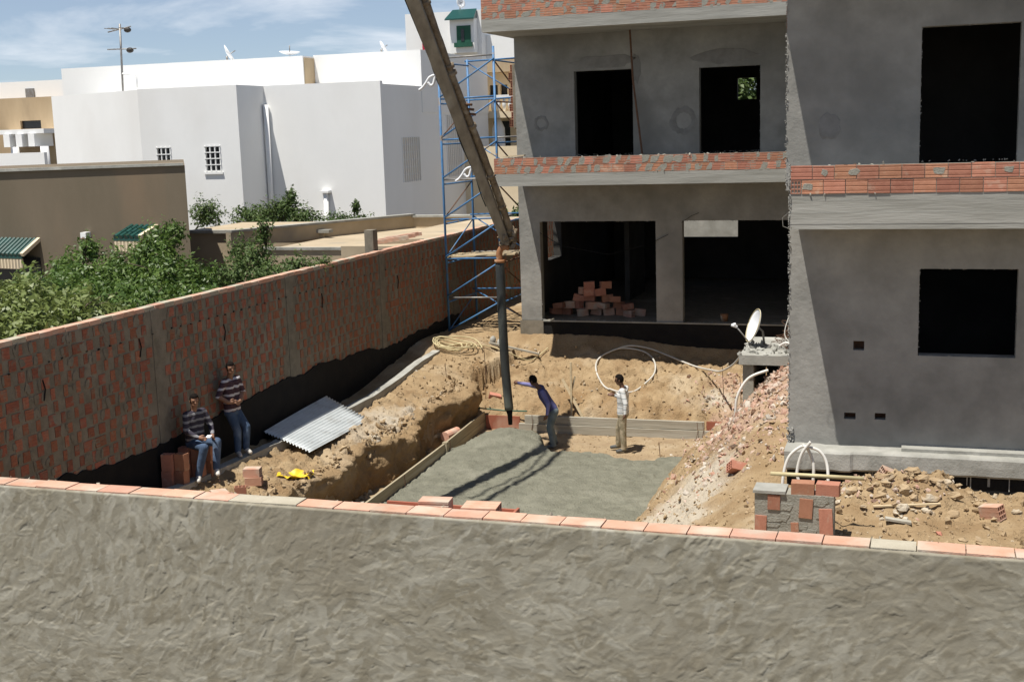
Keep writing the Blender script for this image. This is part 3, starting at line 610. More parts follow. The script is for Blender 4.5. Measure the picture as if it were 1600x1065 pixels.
MB().box(-10.5, -1.99, YF - .015, YF + .3, -0.6, 0.915).build('tar_plinth', 'tar', hs)
MB().box(-10.52, -9.86, YF - .035, YF - .016, -0.5, 0.92).build('pillar_foot', 'mortar_dark', hs)
p1 = parapet(hs, 'balcony_parapet', -10.42, -1.99, 30.0, 4.951, 2, BR_THIN, 0.10, 0.20, Lb=0.305)
p2 = parapet(hs, 'roof_parapet', -10.63, -1.75, 30.0, 8.761, 6, BR_THIN, 0.10, 0.165, Lb=0.305)
# side return of the balcony parapet
sr = MB().box(-10.41, -10.32, 30.101, 32.08, 4.951, 5.34).build('parapet_return', 'mortar', hs)
for c in range(2):
    for k in range(7):
        place('brick', BR_THIN, sr, (-10.366, 30.28 + k * .30, 5.05 + c * .195), (0, 0, math.pi / 2), (0.95, 1.0, 1))
MB().bar((-10.35, 30.6, 5.37), (-9.75, 30.5, 5.40), .12, .03).build('board_offcut', 'light_timber', hs)
# exposed hollow bricks at the left corner of the upper storey
eb = MB().box(-10.56, -10.481, YF + .02, YF + .3, 6.1, 7.75).build('toothing', 'mortar_dark', hs)
for k in range(8):
    place('brick', BR_HOL, eb, (-10.60 + (k % 2) * .05, YF + .10, 6.22 + k * .205), (0, 0, math.pi / 2 + .1), (.5, 1, .95))
# patches of repair on the upper facade and slightly rough rings
pt = MB()
def patch(mb, x, z, w, h, y, n=18, t=0.006):
    P = []
    for k in range(n):
        a = 2 * math.pi * k / n; q = random.uniform(.75, 1.1); P.append((x + math.cos(a) * w / 2 * q, z + math.sin(a) * h / 2 * q))
    vs = [(a, y, b) for a, b in P] + [(x + (a - x) * .9, y - t, z + (b - z) * .9) for a, b in P]
    mb.add(vs, [(i, (i + 1) % n, n + (i + 1) % n, n + i) for i in range(n)] + [tuple(range(n, 2 * n))])
for (x, z, w, h) in ((-8.0, 7.72, 1.9, .34), (-4.9, 7.70, 1.9, .38), (-7.2, 7.5, .25, .8)): pt = MB(); patch(pt, x, z, w, h, YF - .001); pt.build('plaster_patch', 'plaster_patch', hs)
for (x, z, r) in ((-9.78, 6.2, .2), (-5.98, 6.15, .34)):
    n = 28; pt = MB()
    ring = [];
    for k in range(n):
        a = 2 * math.pi * k / n; ro = r * random.uniform(.9, 1.15); ri = r * random.uniform(.55, .65); ring.append((x + math.cos(a) * ro, z + math.sin(a) * ro, x + math.cos(a) * ri, z + math.sin(a) * ri))
    vs = [(q[0], YF - .002, q[1]) for q in ring] + [((q[0] + q[2]) / 2, YF - .014, (q[1] + q[3]) / 2) for q in ring] + [(q[2], YF - .002, q[3]) for q in ring]
    pt.add(vs, [(i, (i + 1) % n, n + (i + 1) % n, n + i) for i in range(n)] + [(n + i, n + (i + 1) % n, 2 * n + (i + 1) % n, 2 * n + i) for i in range(n)]); pt.build('plaster_ring', 'plaster_patch', hs)
pt = MB(); patch(pt, -1.42, 5.95, .34, .42, WY_ - .001); pt.build('plaster_patch', 'plaster_patch', hs)
MB().box(-9.86, -2.4, YF - .05, YF - .0, 0.9, 0.935).build('sill', 'concrete', hs)
MB().tube([(-7.25, YF - .45, 8.44), (-7.22, YF - .30, 7.2), (-6.98, YF - .22, 4.97)], 0.028, 6).build('prop_pole', 'rust', hs)
wires = MB(); wires.tube([(-9.9, YF - .01, 3.3), (-9.3, YF - .03, 2.95), (-8.0, YF - .02, 2.72), (-6.9, YF - .02, 3.0), (-6.4, YF - .02, 3.25)], .008, 4); wires.tube([(-6.05, YF - .02, 3.55), (-5.8, YF - .05, 3.72), (-5.6, YF - .02, 3.8)], .008, 4)
wires.build('cable', 'tar', hs)

# ---- wing in front
WY = 19.25
fw = MB(); wall_holes(fw, 'x', WY, WY + .25, -1.98, 4.3, 1.0, 4.499, [(-0.1, 1.255, 2.53, 3.83), (-1.03, -0.87, 2.59, 2.73), (-1.15, -0.98, 1.52, 1.62), (-0.70, -0.54, 1.53, 1.63)])
fw.build('wing_ground_wall', 'plaster_wall', hs)
fw = MB(); wall_holes(fw, 'x', WY, WY + .25, -2.04, 4.3, 5.001, 8.399, [(-0.145, 1.18, 5.001, 7.3)])
fw.build('wing_upper_wall', 'plaster_wall', hs)
fw = MB(); wall_holes(fw, 'y', -1.98, -1.75, WY + .251, YF - .02, 0.2, 4.499, []); wall_holes(fw, 'y', -2.04, -1.8, WY + .251, YF - .02, 5.001, 8.399, []); wall_holes(fw, 'y', 4.05, 4.3, WY + .251, YF, 0.2, 8.399, [])
fw.build('wing_side_wall', 'plaster_wall', hs)
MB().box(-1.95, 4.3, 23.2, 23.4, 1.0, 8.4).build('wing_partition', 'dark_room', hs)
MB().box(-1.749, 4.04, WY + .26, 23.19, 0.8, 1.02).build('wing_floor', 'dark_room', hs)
sl_ = MB(); zz = [4.50, 4.575, 4.735, 4.905, 4.998]
for k in range(4):
    sl_.box(-1.87, 4.3, 18.2 + (0.004, 0.0, 0.006, 0.012)[k], 31.9, zz[k] + .0015, zz[k + 1])
sl_.build('wing_balcony_slab', 'board_concrete', hs)
MB().box(-2.25, 4.5, 18.2, 32.0, 8.4, 8.75).build('wing_roof_slab', 'board_concrete', hs)
p3 = parapet(hs, 'wing_parapet', -1.87, 4.3, 18.2, 5.0, 2, BR_PAR, 0.15, 0.20, Lb=0.302, smears=True, end_brick=True, sm_p=0.07)
place('brick', BR_HOL, p3, (-1.795, 18.30, 5.10), (0, 0, math.pi / 2), (0.66, 0.95, 0.93))
sp = MB()
for (x, z, w) in ((-1.62, 5.10, .16), (-1.0, 5.30, .16), (0.13, 5.30, .16), (1.02, 5.30, .12), (-1.4, 5.3, .1), (2.0, 5.1, .2)): smear(sp, x, 18.2005, z, w, .10, .1, .004)
sp.build('mortar_dabs', 'mortar', p3)
# recess backs coloured dark brown so the little holes look deep and shaded
for (a, b, c, d) in ((-1.2, -.9, 1.45, 1.7), (-.75, -.5, 1.45, 1.7), (-1.1, -.8, 2.5, 2.8)): MB().box(a, b, WY + .17, WY + .24, c, d).build('hole_backing', 'rust', hs)
# ledge and tarred plinth
lm = MB(); nlx = 130; prev = None
for i in range(nlx + 1):
    x = -2.0 + 6.3 * i / nlx; rough = 1.0 if x < -1.0 else .35; nn_ = lambda f, sd: float(vnoise(np.array(x * f + 50.), np.array(sd + .5), 77)) * rough
    yf = 18.85 + (-.02 if x < -1.0 else .01) + nn_(6, 1) * .03; zt_ = 1.10 + nn_(5, 2) * .035 + nn_(14, 5) * .015; zb_ = .805 + nn_(7, 3) * .04 - (.015 if x < -1.0 else 0)
    cur = [(x, 19.249, zb_), (x, yf + .02, zb_), (x, yf, zb_ + .03), (x, yf + nn_(9, 7) * .02, (zb_ + zt_) / 2), (x, yf + .005, zt_ - .03), (x, yf + .03, zt_), (x, 19.249, zt_ + .012)]
    if prev: lm.add(prev + cur, [(k, k + 1, 7 + k + 1, 7 + k) for k in range(6)])
    if i in (0, nlx): lm.add(cur, [tuple(range(7))])
    prev = cur
lm.build('plinth_ledge', 'concrete', hs)
MB().box(-0.3, 4.3, 19.03, 19.248, 1.09, 1.155).build('ledge_lip', 'concrete', hs)
MB().box(-1.97, 4.3, 18.93, 19.2, -0.2, 0.80).build('wing_tar_plinth', 'tar', hs)
dr = MB()
for k in range(26):
    x = random.choice([random.uniform(-0.85, .1), random.uniform(-0.4, 1.6)]); l = random.uniform(.05, .2); dr.box(x, x + random.uniform(.012, .035), 18.918, 18.94, .80 - l, .80)
dr.build('cement_drips', 'concrete', hs)
re = MB()
for k in range(620):
    z = random.uniform(1.2, 8.3); re.chunk((-1.985 + random.uniform(-.018, .018) - (0.055 if z > 5 else 0), WY + random.uniform(-.02, .10), z), (random.uniform(.006, .020), .015, random.uniform(.006, .016)))
for k in range(40): re.chunk((-1.97 + random.uniform(-.03, .06), WY - random.uniform(0, .03), random.uniform(1.1, 1.35)), (.03, .025, .02))
for k in range(240): re.chunk((-1.875 + random.uniform(-.02, .02), 18.2 + random.uniform(-.005, .06), random.uniform(4.5, 5.42)), (.012, .012, .010))
stuff(re.build('rough_edge_mortar', 'plaster_wall', hs))
MB().box(-2.05, -1.985, WY + .02, WY + .2, 7.36, 7.7).build('corner_brick', 'brick', hs)
rv = MB()
for (yy, x0, x1, z0, z1) in ((WY, -0.1, 1.255, 2.53, 3.83), (WY, -0.145, 1.18, 5.4, 7.3), (YF, -8.86, -7.3, 5.35, 7.5), (YF, -5.58, -4.05, 5.35, 7.45), (YF, -9.9, -6.74, .95, 3.6), (YF, -6.04, -2.6, .95, 3.6)):
    L_ = 2 * (x1 - x0) + 2 * (z1 - z0)
    for k in range(int(L_ * 20)):
        q = random.uniform(0, L_); w_, h_ = x1 - x0, z1 - z0
        x, z = (x0 + q, z1) if q < w_ else ((x1, z1 - (q - w_)) if q < w_ + h_ else ((x0 + (q - w_ - h_), z0) if q < 2 * w_ + h_ else (x0, z0 + q - 2 * w_ - h_)))
        rv.chunk((x + random.uniform(-.006, .006), yy + random.uniform(.0, .05), z + random.uniform(-.006, .006)), (random.uniform(.008, .026), .012, random.uniform(.008, .022)))
stuff(rv.build('rough_reveals', 'plaster_wall', hs))
MB().tube([(-1.9, 18.3, 4.74), (-1.99, 18.3, 4.66), (-1.98, 18.3, 4.54), (-1.88, 18.3, 4.50)], .004, 4).build('wire_loop', 'concrete', hs)

# ------------------------------------------------------------------ formwork and things in the pit
t = thing('formwork_board', (-10.13, 24.0, -1.2), 'long formwork boards standing on edge along the left of the wet concrete', 'formwork')
MB().bar((-9.93, 19.2, -1.05), (-10.16, 25.35, -1.035), .045, .42).build('board', 'wood', t)
MB().bar((-10.17, 25.36, -0.93), (-10.31, 28.35, -0.90), .04, .21).build('board', 'wood', t)
MB().bar((-10.165, 25.36, -1.14), (-10.305, 28.35, -1.115), .04, .205).build('board', 'wood', t)
MB().box(-10.20, -10.09, 25.22, 25.36, -1.3, -0.80).build('batten', 'wood', t)
for (y, x) in ((25.5, -10.12), (22.6, -9.99)):
    MB().tube([(x, y, -.8), (x + .02, y, -1.25)], .008, 5).build('tie_wire', 'rust', t)
t = tag(MB().bar((-9.20, 28.20, -0.895), (-4.83, 28.22, -0.875), .08, .19).build('formwork_beam', 'wood_x'), 'grey timber beam on top of the other behind the two workers', 'beam')
t = tag(MB().bar((-9.34, 28.16, -1.10), (-4.62, 28.18, -1.09), .09, .205).build('formwork_beam', 'wood_x'), 'cement-splashed lower timber beam lying on the pit floor', 'beam')
for x in (-9.0, -4.98, -4.85): tag(MB().tube([(x, 28.12, -.77), (x + .02, 28.105, -1.0), (x - .03, 28.10, -1.22)], .007, 5).build('tie_wire', 'rust'), 'dark tie wire looped round the stacked beams', 'wire', 'tie wires round the beams')
tag(MB().box(-10.24, -9.36, 28.27, 28.30, -1.24, -0.86).build('shuttering_sheet', 'red_ply'), 'red shuttering sheet at the foot of the rubber hose', 'sheet')
tag(MB().box(-4.80, -4.40, 28.34, 28.37, -1.2, -0.80).build('shuttering_sheet', 'red_ply'), 'small red shuttering sheet at the right end of the beams', 'sheet')
tag(MB().bar((-8.12, 28.55, -0.9), (-8.13, 28.62, .46), .045, .045, (1, 0, 0)).build('timber_stake', 'light_timber'), 'upright pale timber stake behind the stacked beams', 'stake')
tag(MB().bar((-8.38, 28.72, .02), (-7.83, 28.5, -.86), .06, .04, (0, 1, 0)).build('timber_brace', 'light_timber'), 'slanting timber brace leaning across the stake', 'brace')
tag(MB().bar((-8.05, 28.68, .1), (-8.14, 28.6, -.3), .035, .035, (0, 1, 0)).build('timber_offcut', 'wood'), 'short dark stick leaning on the timber stake', 'stick')
for (x, y, z0, z1, lb) in ((-5.43, 26.0, -1.5, -.74, 'thin rusty rod standing in the far edge of the wet concrete'), (-10.83, 23.9, -1.2, -.15, 'thin rusty rod stuck against the left trench wall'),
                           (-11.15, 28.0, -.3, .45, 'thin rusty rod standing in the left bank near the scaffold'), (-10.45, 28.9, -.6, .75, 'thin rusty rod standing behind the rubber hose'),
                           (-4.55, 29.2, -.9, .35, 'thin rusty rod standing left of the brick rubble'), (-4.05, 28.6, -.8, .25, 'second rusty rod standing beside the brick rubble')):
    tag(MB().tube([(x, y, z0), (x + .015, y + .01, (z0 + z1) / 2), (x - .01, y, z1)], .009, 6).build('rebar_rod', 'rust'), lb, 'rod')
tag(MB().tube([(-10.6, 28.42, -.72), (-9.8, 28.40, -.76), (-9.2, 28.36, -.74)], .02, 6).build('green_rope', 'green_paint'), 'thin green rope stretched above the red shuttering sheet', 'rope')
t = MB(); t.tube([(-10.52, 26.2, -.92), (-10.42, 26.75, -.92)], .115, 14); tag(t.build('clay_pipe', 'brick_pale', smooth=False), 'short pale pink clay pipe lying in the trench behind the boards', 'pipe')

# ------------------------------------------------------------------ loose bricks
def brick(label, loc, rot, me=BR_HOL, sc=(1, 1, 1), group=None):
    return tag(place('hollow_brick', me, None, loc, rot, sc), label, 'brick', group)
H90 = math.pi / 2
for k, (x, y, r) in enumerate(((-12.56, 18.22, .1), (-12.34, 18.30, -.15))):
    for tr in range(2):
        brick(('lower' if tr == 0 else 'upper') + ' hollow brick of the ' + ('stack against the tarred wall' if k == 0 else 'stack nearest the kerb') + ', left of the seated man', (x + tr * .015, y, .17 + tr * .305), (0, H90, r + tr * .08))
for k, (x, y) in enumerate(((-12.52, 18.72), (-12.30, 18.78), (-12.50, 18.98), (-12.27, 19.02))):
    for tr in range(2): brick('hollow brick in the stack the man in the dark jumper sits on', (x, y, .17 + tr * .305), (0, H90, .05 * k), BR_HOL, (1, 1, 1), 'bricks under the seated man')
brick('red hollow brick standing on end on the bank in front of the kerb', (-11.16, 18.25, zt(-11.16, 18.25) + .17), (0, H90, .5))
brick('lower of two grey-stained bricks lying flat beside the kerb', (-11.42, 19.15, zt(-11.42, 19.15) + .09), (H90, 0, .35), BR_HOLP)
brick('upper of two grey-stained bricks lying flat beside the kerb', (-11.45, 19.17, zt(-11.42, 19.15) + .245), (H90, 0, .25), BR_HOLP)
brick('half-buried pale brick left of the standing brick, by the near wall', (-11.62, 18.3, zt(-11.62, 18.3) + .06), (H90 + .2, .1, 1.0), BR_HOLP)
brick('broken red brick half sunk in the left bank below the scaffold', (-10.25, 29.0, zt(-10.25, 29.0) + .02), (.3, .25, .4))
brick('red hollow brick on the sandy slope right of the concrete bed', (-2.86, 19.87, zt(-2.86, 19.87) + .06), (.9, .3, .5))
brick('hollow brick tilted with open cells showing on top of the earth heap', (-0.45, 18.15, zt(-.45, 18.15) + .10), (.35, .45, .6), BR_HOLP)
brick('pale hollow brick lying alone at the far right of the earth', (0.91, 17.3, zt(.91, 17.3) + .08), (.15, -.2, -.65), BR_HOLP)
tag(MB().chunk((0.24, 16.5, zt(.24, 16.5) + .02), (.08, .06, .05)).build('brick_shard', 'brick'), 'small red brick shard on the earth near the foreground wall', 'shard')
tag(MB().chunk((1.20, 16.5, zt(1.2, 16.5) + .05), (.16, .12, .10)).build('earth_clod', 'soil'), 'reddish earth clod at the right edge by the foreground wall', 'clod')
tag(MB().bar((-.45, 16.78, zt(-.3, 16.78) + .03), (-.12, 16.80, zt(-.1, 16.8) + .03), .10, .03).build('timber_offcut', 'wood_x'), 'flat grey timber offcut on the earth near the foreground wall', 'offcut')
tag(MB().bar((-.62, 17.15, zt(-.6, 17.15) + .02), (.25, 17.3, zt(.25, 17.3) + .03), .04, .02).build('timber_lath', 'light_timber'), 'thin timber lath lying below the earth heap', 'lath')

# small block of masonry with two bricks on it
t = thing('masonry_stub', (-1.6, 16.15, .6), 'short stub of brick and grey mortar masonry standing in the earth', 'masonry')
BR_FLAT = mesh_of(MB().box(-.146, .146, -.05, .05, -.0925, .0925), 'brick_flat', 'brick'); core = MB().box(-2.08, -1.07, 16.01, 16.33, .35, 1.235).build('mortar', 'mortar', t)
for (x, z, w, h) in ((-2.00, .80, .15, .26), (-1.83, 1.12, .16, .20), (-1.42, 1.06, .17, .26), (-1.165, .90, .17, .34), (-1.56, .80, .10, .12)):
    place('brick', BR_FLAT, t, (x, 16.043, z), (0, random.uniform(-.06, .06), 0), (w / .292, 1, h / .185))
sm = MB()
for k in range(16): smear(sm, random.uniform(-2.0, -1.12), 16.008, random.uniform(.6, 1.2), random.uniform(.10, .26), random.uniform(.05, .12), random.uniform(-.3, .4), .005)
stuff(sm.build('mortar_smears', 'mortar', t))
MB().box(-2.10, -1.68, 15.98, 16.36, 1.237, 1.275).build('slab_cap', 'concrete', t)
brick('left of two bricks lying flat on the masonry stub', (-1.47, 16.12, 1.31), (H90, 0, .04), mesh_of(grooved(.292, .15, .2), 'brick_full', 'brick'))
brick('right of two bricks lying flat on the masonry stub', (-1.15, 16.13, 1.31), (H90, 0, -.05), bpy.data.meshes['brick_full'])
tag(MB().tube([(-1.92, 16.38, 1.40), (-.72, 16.52, 1.36)], .028, 8).build('pale_pole', 'hose_tan', smooth=True), 'pale straight pole laid across the back of the masonry stub', 'pole')
cu = MB()
def smooth_path(P, n=10):
    P = [Vector(p) for p in P]; out_ = []
    for i in range(len(P) - 1):
        p0, p1, p2, p3 = P[max(i - 1, 0)], P[i], P[i + 1], P[min(i + 2, len(P) - 1)]
        for k in range(n):
            s = k / n; out_.append(0.5 * ((2 * p1) + (p2 - p0) * s + (2 * p0 - 5 * p1 + 4 * p2 - p3) * s * s + (3 * p1 - p0 - 3 * p2 + p3) * s ** 3))
    return out_ + [P[-1]]
cu.tube(smooth_path([(-1.89, 17.5, .6), (-1.88, 17.55, 1.01), (-1.81, 17.6, 1.3), (-1.65, 17.62, 1.46), (-1.53, 17.6, 1.47), (-1.38, 17.6, 1.42), (-1.28, 17.58, 1.26), (-1.25, 17.5, 1.0), (-1.27, 17.45, .6)]), .022, 8)
cu.tube(smooth_path([(-1.49, 17.5, .6), (-1.66, 17.53, 1.0), (-1.68, 17.55, 1.15), (-1.62, 17.57, 1.38), (-1.50, 17.56, 1.56)]), .022, 8)
cu.tube(smooth_path([(-1.62, 17.62, 1.5), (-1.55, 17.63, 1.44), (-1.49, 17.65, 1.3), (-1.46, 17.63, 1.1), (-1.50, 17.6, .6)]), .022, 8)
tag(cu.build('white_conduit_coil', 'pvc', smooth=True), 'white plastic conduit loops standing in the earth before the ledge', 'conduit')

# red platform with two bricks just behind the near wall
t = thing('red_platform', (-3.6, 8.95, 0), 'red shuttering panels laid flat on props behind the foreground wall', 'platform')
MB().box(-4.25, -3.62, 8.55, 9.22, 2.93, 2.955).build('panel', 'red_ply', t)
MB().box(-3.61, -3.10, 8.52, 9.24, 2.93, 2.955).build('panel', 'red_ply', t)
MB().box(-4.25, -3.10, 9.225, 9.25, 2.90, 2.985).build('panel_rim', 'red_ply', t)
MB().bar((-3.085, 8.5, 2.965), (-3.10, 9.26, 2.965), .02, .06).build('panel_rim', 'red_ply', t)
for x in (-4.15, -3.2):
    for y in (8.65, 9.1): MB().tube([(x, y, -.2), (x, y, 2.93)], .03, 6).build('prop', 'grey_steel', t)
BRP = mesh_of(grooved(.292, .15, .2), 'brick_full_pale', 'brick_pale'); brick('pale brick crusted with mortar on the left red panel', (-3.70, 8.96, 3.035), (0, 0, .12), BRP, (.86, 1.0, .80))
brick('clean pink hollow brick on the right red panel', (-3.30, 8.93, 3.03), (H90, 0, .10), BR_HOLP, (.95, 1, 1))
o = bpy.data.objects[-1] if False else None

# ------------------------------------------------------------------ corrugated sheet, bag, hoses, dish
A, B, C_, D = (Vector(q) for q in ((-12.64, 21.7, .17), (-12.66, 24.55, .30), (-11.42, 24.05, -.03), (-11.36, 21.2, -.07)))
nu, nv = 14, 120; vs = []
for i in range(nu):
    for j in range(nv):
        u = i / (nu - 1); v = j / (nv - 1); p = (A * (1 - u) + B * u) * (1 - v) + (D * (1 - u) + C_ * u) * v
        p = p + Vector((0, 0, .020 * math.sin(v * 2 * math.pi * 15) + .02 * math.sin(u * 3.1 + v * 2) + .03 * (u - .5) ** 2)); vs.append(p)
cs = grid_mesh('corrugated_sheet', np.array(vs), nu, nv)
o = tag(link('corrugated_sheet', cs, 'galvanised', None, True), 'corrugated grey metal sheet lying across the kerb, half in shadow', 'metal sheet')
sd = o.modifiers.new('thickness', 'SOLIDIFY'); sd.thickness = 0.004
n = 22; bx = np.linspace(-.26, .26, n); by = np.linspace(-.17, .17, n); vs = []
for i in range(n):
    for j in range(n):
        x, y = bx[i], by[j]; e = max(abs(x) / .26, abs(y) / .17)
        h = .02 + .07 * abs(float(vnoise(np.array(x * 9 + 40), np.array(y * 9 + 40), 5))) + .05 * e ** 3 * (0.3 + abs(math.sin(x * 14 + y * 9)))
        xx = -11.12 + x * 1.0 - y * .4; yy = 20.15 + y + x * .8; vs.append((xx, yy, zt(-11.12, 20.15) * .6 + zt(xx, yy) * .4 + h))
o = tag(link('yellow_bag', grid_mesh('yellow_bag', np.array(vs), n, n), 'yellow_plastic', None, True), 'crumpled yellow plastic bag on the edge of the bank', 'bag')

pv = MB()
loop = [(-7.0, 28.9, .02), (-7.18, 29.28, .03), (-7.59, 29.76, .03), (-7.93, 30.39, .03), (-8.12, 30.96, .03), (-8.13, 31.34, .03), (-7.93, 31.58, .03), (-7.6, 31.72, .04), (-7.12, 31.75, .04), (-6.81, 31.58, .04), (-6.58, 31.09, .04), (-6.49, 30.51, .03), (-6.56, 29.9, .03), (-6.78, 29.44, .03), (-7.12, 29.24, .08), (-7.4, 29.5, .06)]
pv.tube(smooth_path([(x, y, zt(x, y) + h + .02) for x, y, h in loop]), .023, 8)
pv.tube(smooth_path([(x, y, zt(x, y) + .07) for x, y in ((-7.75, 31.66), (-7.4, 31.78), (-6.9, 31.8), (-6.4, 31.68), (-5.95, 31.42), (-5.5, 31.1))] + [(-4.95, 30.0, .10), (-4.5, 28.6, .36), (-3.91, 26.5, .92), (-3.53, 25.2, 1.40), (-3.3, 24.3, 1.72)]), .023, 8)
tag(pv.build('white_pipe', 'pvc_dull', smooth=True), 'white plastic pipe looping over the bank up to the satellite dish', 'pipe')
hc = MB()
for k in range(5):
    P = []; r0 = .22 + .07 * k
    for a in range(20):
        th = 2 * math.pi * a / 19 * (0.8 if k == 4 else 1); x = -11.75 + math.cos(th) * r0 * 1.3 + k * .04; y = 30.0 + math.sin(th) * r0; P.append((x, y, zt(x, y) + .05 + .03 * k + .05 * math.sin(th * 2 + k)))
    hc.tube(P, .017, 6)
hc.tube(smooth_path([(x, y, zt(x, y) + .06) for x, y in ((-11.3, 30.1), (-10.9, 30.4), (-10.4, 30.5), (-9.9, 30.9), (-9.6, 31.6))]), .015, 6)
tag(hc.build('hose_coil', 'hose_tan', smooth=True), 'tangled tan hose coiled on the bank at the scaffold foot', 'hose')
for k, (x, y, lb) in enumerate(((-10.95, 31.0, 'left'), (-10.78, 31.05, 'middle'), (-10.62, 31.05, 'right'))):
    tag(MB().ellipsoid((x, y, zt(x, y) + .10), (.08, .12, .12), 10, 6, jit=.1).build('cement_bag', 'concrete', smooth=True), lb + ' of three small cement lumps on the soil between scaffold and pillar', 'cement lump')
tag(MB().bar((-10.9, 30.55, zt(-10.9, 30.55) + .10), (-9.75, 31.2, zt(-9.75, 31.2) + .12), .18, .04).build('timber_plank', 'wood_x'), 'weathered plank lying on the soil before the left pillar', 'plank')

# porch slab beside the wing
t = thing('porch_slab', (-2.6, 24, 0), 'small concrete porch slab with rough block legs beside the wing', 'slab')
MB().box(-3.30, -2.06, 23.1, 25.2, 1.58, 1.76).build('slab', 'concrete', t)
MB().box(-3.24, -3.04, 23.2, 25.1, -.6, 1.578).build('leg_wall', 'mortar', t)
MB().box(-3.0, -2.06, 24.9, 25.1, -.4, 1.578).build('back_wall', 'mortar_dark', t)
lum = MB()
for k in range(60): lum.chunk((random.uniform(-3.3, -2.2), random.uniform(23.1, 24.3), 1.77), (random.uniform(.03, .12), .06, random.uniform(.02, .06)))
stuff(lum.build('mortar_lumps', 'concrete', t))
wr = MB()
for k in range(34):
    P = []; c = (-2.25, 23.9, 2.0)
    for a in range(9): P.append((c[0] + random.gauss(0, .18), c[1] + random.gauss(0, .2), c[2] + random.gauss(0, .14)))
    wr.tube(smooth_path(P, 4), .006, 4)
stuff(tag(wr.build('tangled_wire', 'rust'), 'tangle of thin rusty wire on the porch slab against the wing', 'wire'))
tag(MB().tube(smooth_path([(-2.1, 23.4, 1.85), (-2.5, 23.5, 2.1), (-2.25, 23.6, 2.9), (-2.12, 23.7, 3.4)]), .010, 6).build('white_cable', 'pvc', smooth=True), 'thin white cable hanging down the corner above the porch slab', 'cable')
tag(MB().tube(smooth_path([(-2.15, 23.0, 1.9), (-2.4, 23.05, 2.02), (-2.55, 23.1, 1.95)]), .022, 8).build('conduit_offcut', 'pvc', smooth=True), 'short bent white conduit on the porch slab edge', 'conduit')
tag(MB().tube(smooth_path([(-2.75, 23.05, 1.50), (-3.1, 22.95, 1.35), (-3.3, 22.9, 1.0), (-3.33, 22.9, .6)]), .026, 8).build('conduit_stub', 'pvc', smooth=True), 'curved white conduit running down in front of the porch leg', 'conduit')
# satellite dish
t = thing('satellite_dish', (-3.15, 24.0, 1.76), 'white satellite dish with its receiver arm on the porch slab', 'satellite dish')
dn = Vector((-.86, -.38, .34)).normalized(); du = Vector((0, 0, 1)); ds = dn.cross(du).normalized(); du = ds.cross(dn)
dc = Vector((-3.08, 24.0, 2.16)); vs = []; nr, na = 7, 30; m = MB()
vs = [dc]
for i in range(1, nr):
    r = .33 * i / (nr - 1)
    for a in range(na):
        th = 2 * math.pi * a / na; vs.append(dc + ds * math.cos(th) * r * .93 + du * math.sin(th) * r + dn * (r * r * .75))
fs = [(0, 1 + (a + 1) % na, 1 + a) for a in range(na)]
for i in range(nr - 2):
    for a in range(na): b0 = 1 + i * na; fs.append((b0 + a, b0 + (a + 1) % na, b0 + na + (a + 1) % na, b0 + na + a))
m.add(vs, fs); o = m.build('reflector', 'dish_white', t, True); sd = o.modifiers.new('thickness', 'SOLIDIFY'); sd.thickness = .012; sd.offset = -1
rim = [dc + ds * math.cos(2 * math.pi * a / na) * .33 * .93 + du * math.sin(2 * math.pi * a / na) * .33 + dn * (.33 ** 2 * .75) for a in range(na + 1)]
MB().tube(rim, .008, 6).build('rim', 'hose_tan', t, True)
fp = dc + dn * .42 - du * .12
MB().tube([dc - du * .33 + dn * .05, fp - dn * .03], .014, 6).build('feed_arm', 'grey_steel', t, True)
f = MB(); f.tube([fp - dn * .05, fp + dn * .07], .028, 8); f.tube([fp + dn * .0, fp + du * .05 + dn * .03], .03, 8); f.build('receiver', 'dish_white', t, True)
MB().tube([dc - dn * .02, dc - dn * .14 - du * .05, (dc.x + .14, dc.y + .05, 1.77)], .022, 8).build('mast', 'grey_steel', t, True)
MB().box(dc.x + .02, dc.x + .26, dc.y - .08, dc.y + .16, 1.762, 1.79).build('base_plate', 'grey_steel', t)

# ------------------------------------------------------------------ concrete pump boom and hose
bt = thing('concrete_pump_boom', (-9.2, 27.2, 3.4), 'long dirty pump boom arm slanting down from the sky beside the scaffold', 'pump boom')
T = Vector((-9.17, 27.2, 3.60)); E_ = Vector((-10.23, 23.25, 10.55)); ax = (E_ - T).normalized(); side = Vector((.949, .3136, 0)); side = (side - ax * side.dot(ax)).normalized(); nrm = side.cross(ax).normalized()
def beam(P0, P1, w0, w1, h0, h1, sd_, nm_, mt_, name):
    vs = []
    for P, w, h in ((P0, w0, h0), (P1, w1, h1)):
        for (i, j) in ((-1, -1), (1, -1), (1, 1), (-1, 1)): vs.append(P + sd_ * i * w / 2 + nm_ * j * h / 2)
    m = MB(); m.add(vs, [(0, 1, 2, 3), (7, 6, 5, 4), (0, 4, 5, 1), (1, 5, 6, 2), (2, 6, 7, 3), (3, 7, 4, 0)]); o = m.build(name, mt_, bt)
    bv = o.modifiers.new('bevel', 'BEVEL'); bv.width = .02; bv.segments = 2; return o
beam(T - side * .07 - ax * .1, E_ - side * .09, .20, .30, .20, .36, side, nrm, 'boom_paint', 'arm')
beam(T - side * .085 - nrm * .02 + ax * 1.6, E_ - side * .20 - nrm * .05, .10, .24, .16, .30, side, nrm, 'boom_dark', 'side_plate')
pp = []
L = (E_ - T).length
for k in range(60):
    s = k / 59; pp.append(T + (E_ - T) * s + side * (.11 + .02 * math.sin(s * 9)) - nrm * .05)
MB().tube(pp, [.078 + .012 * random.random() for _ in pp], 10).build('delivery_pipe', 'boom_pipe', bt, True)
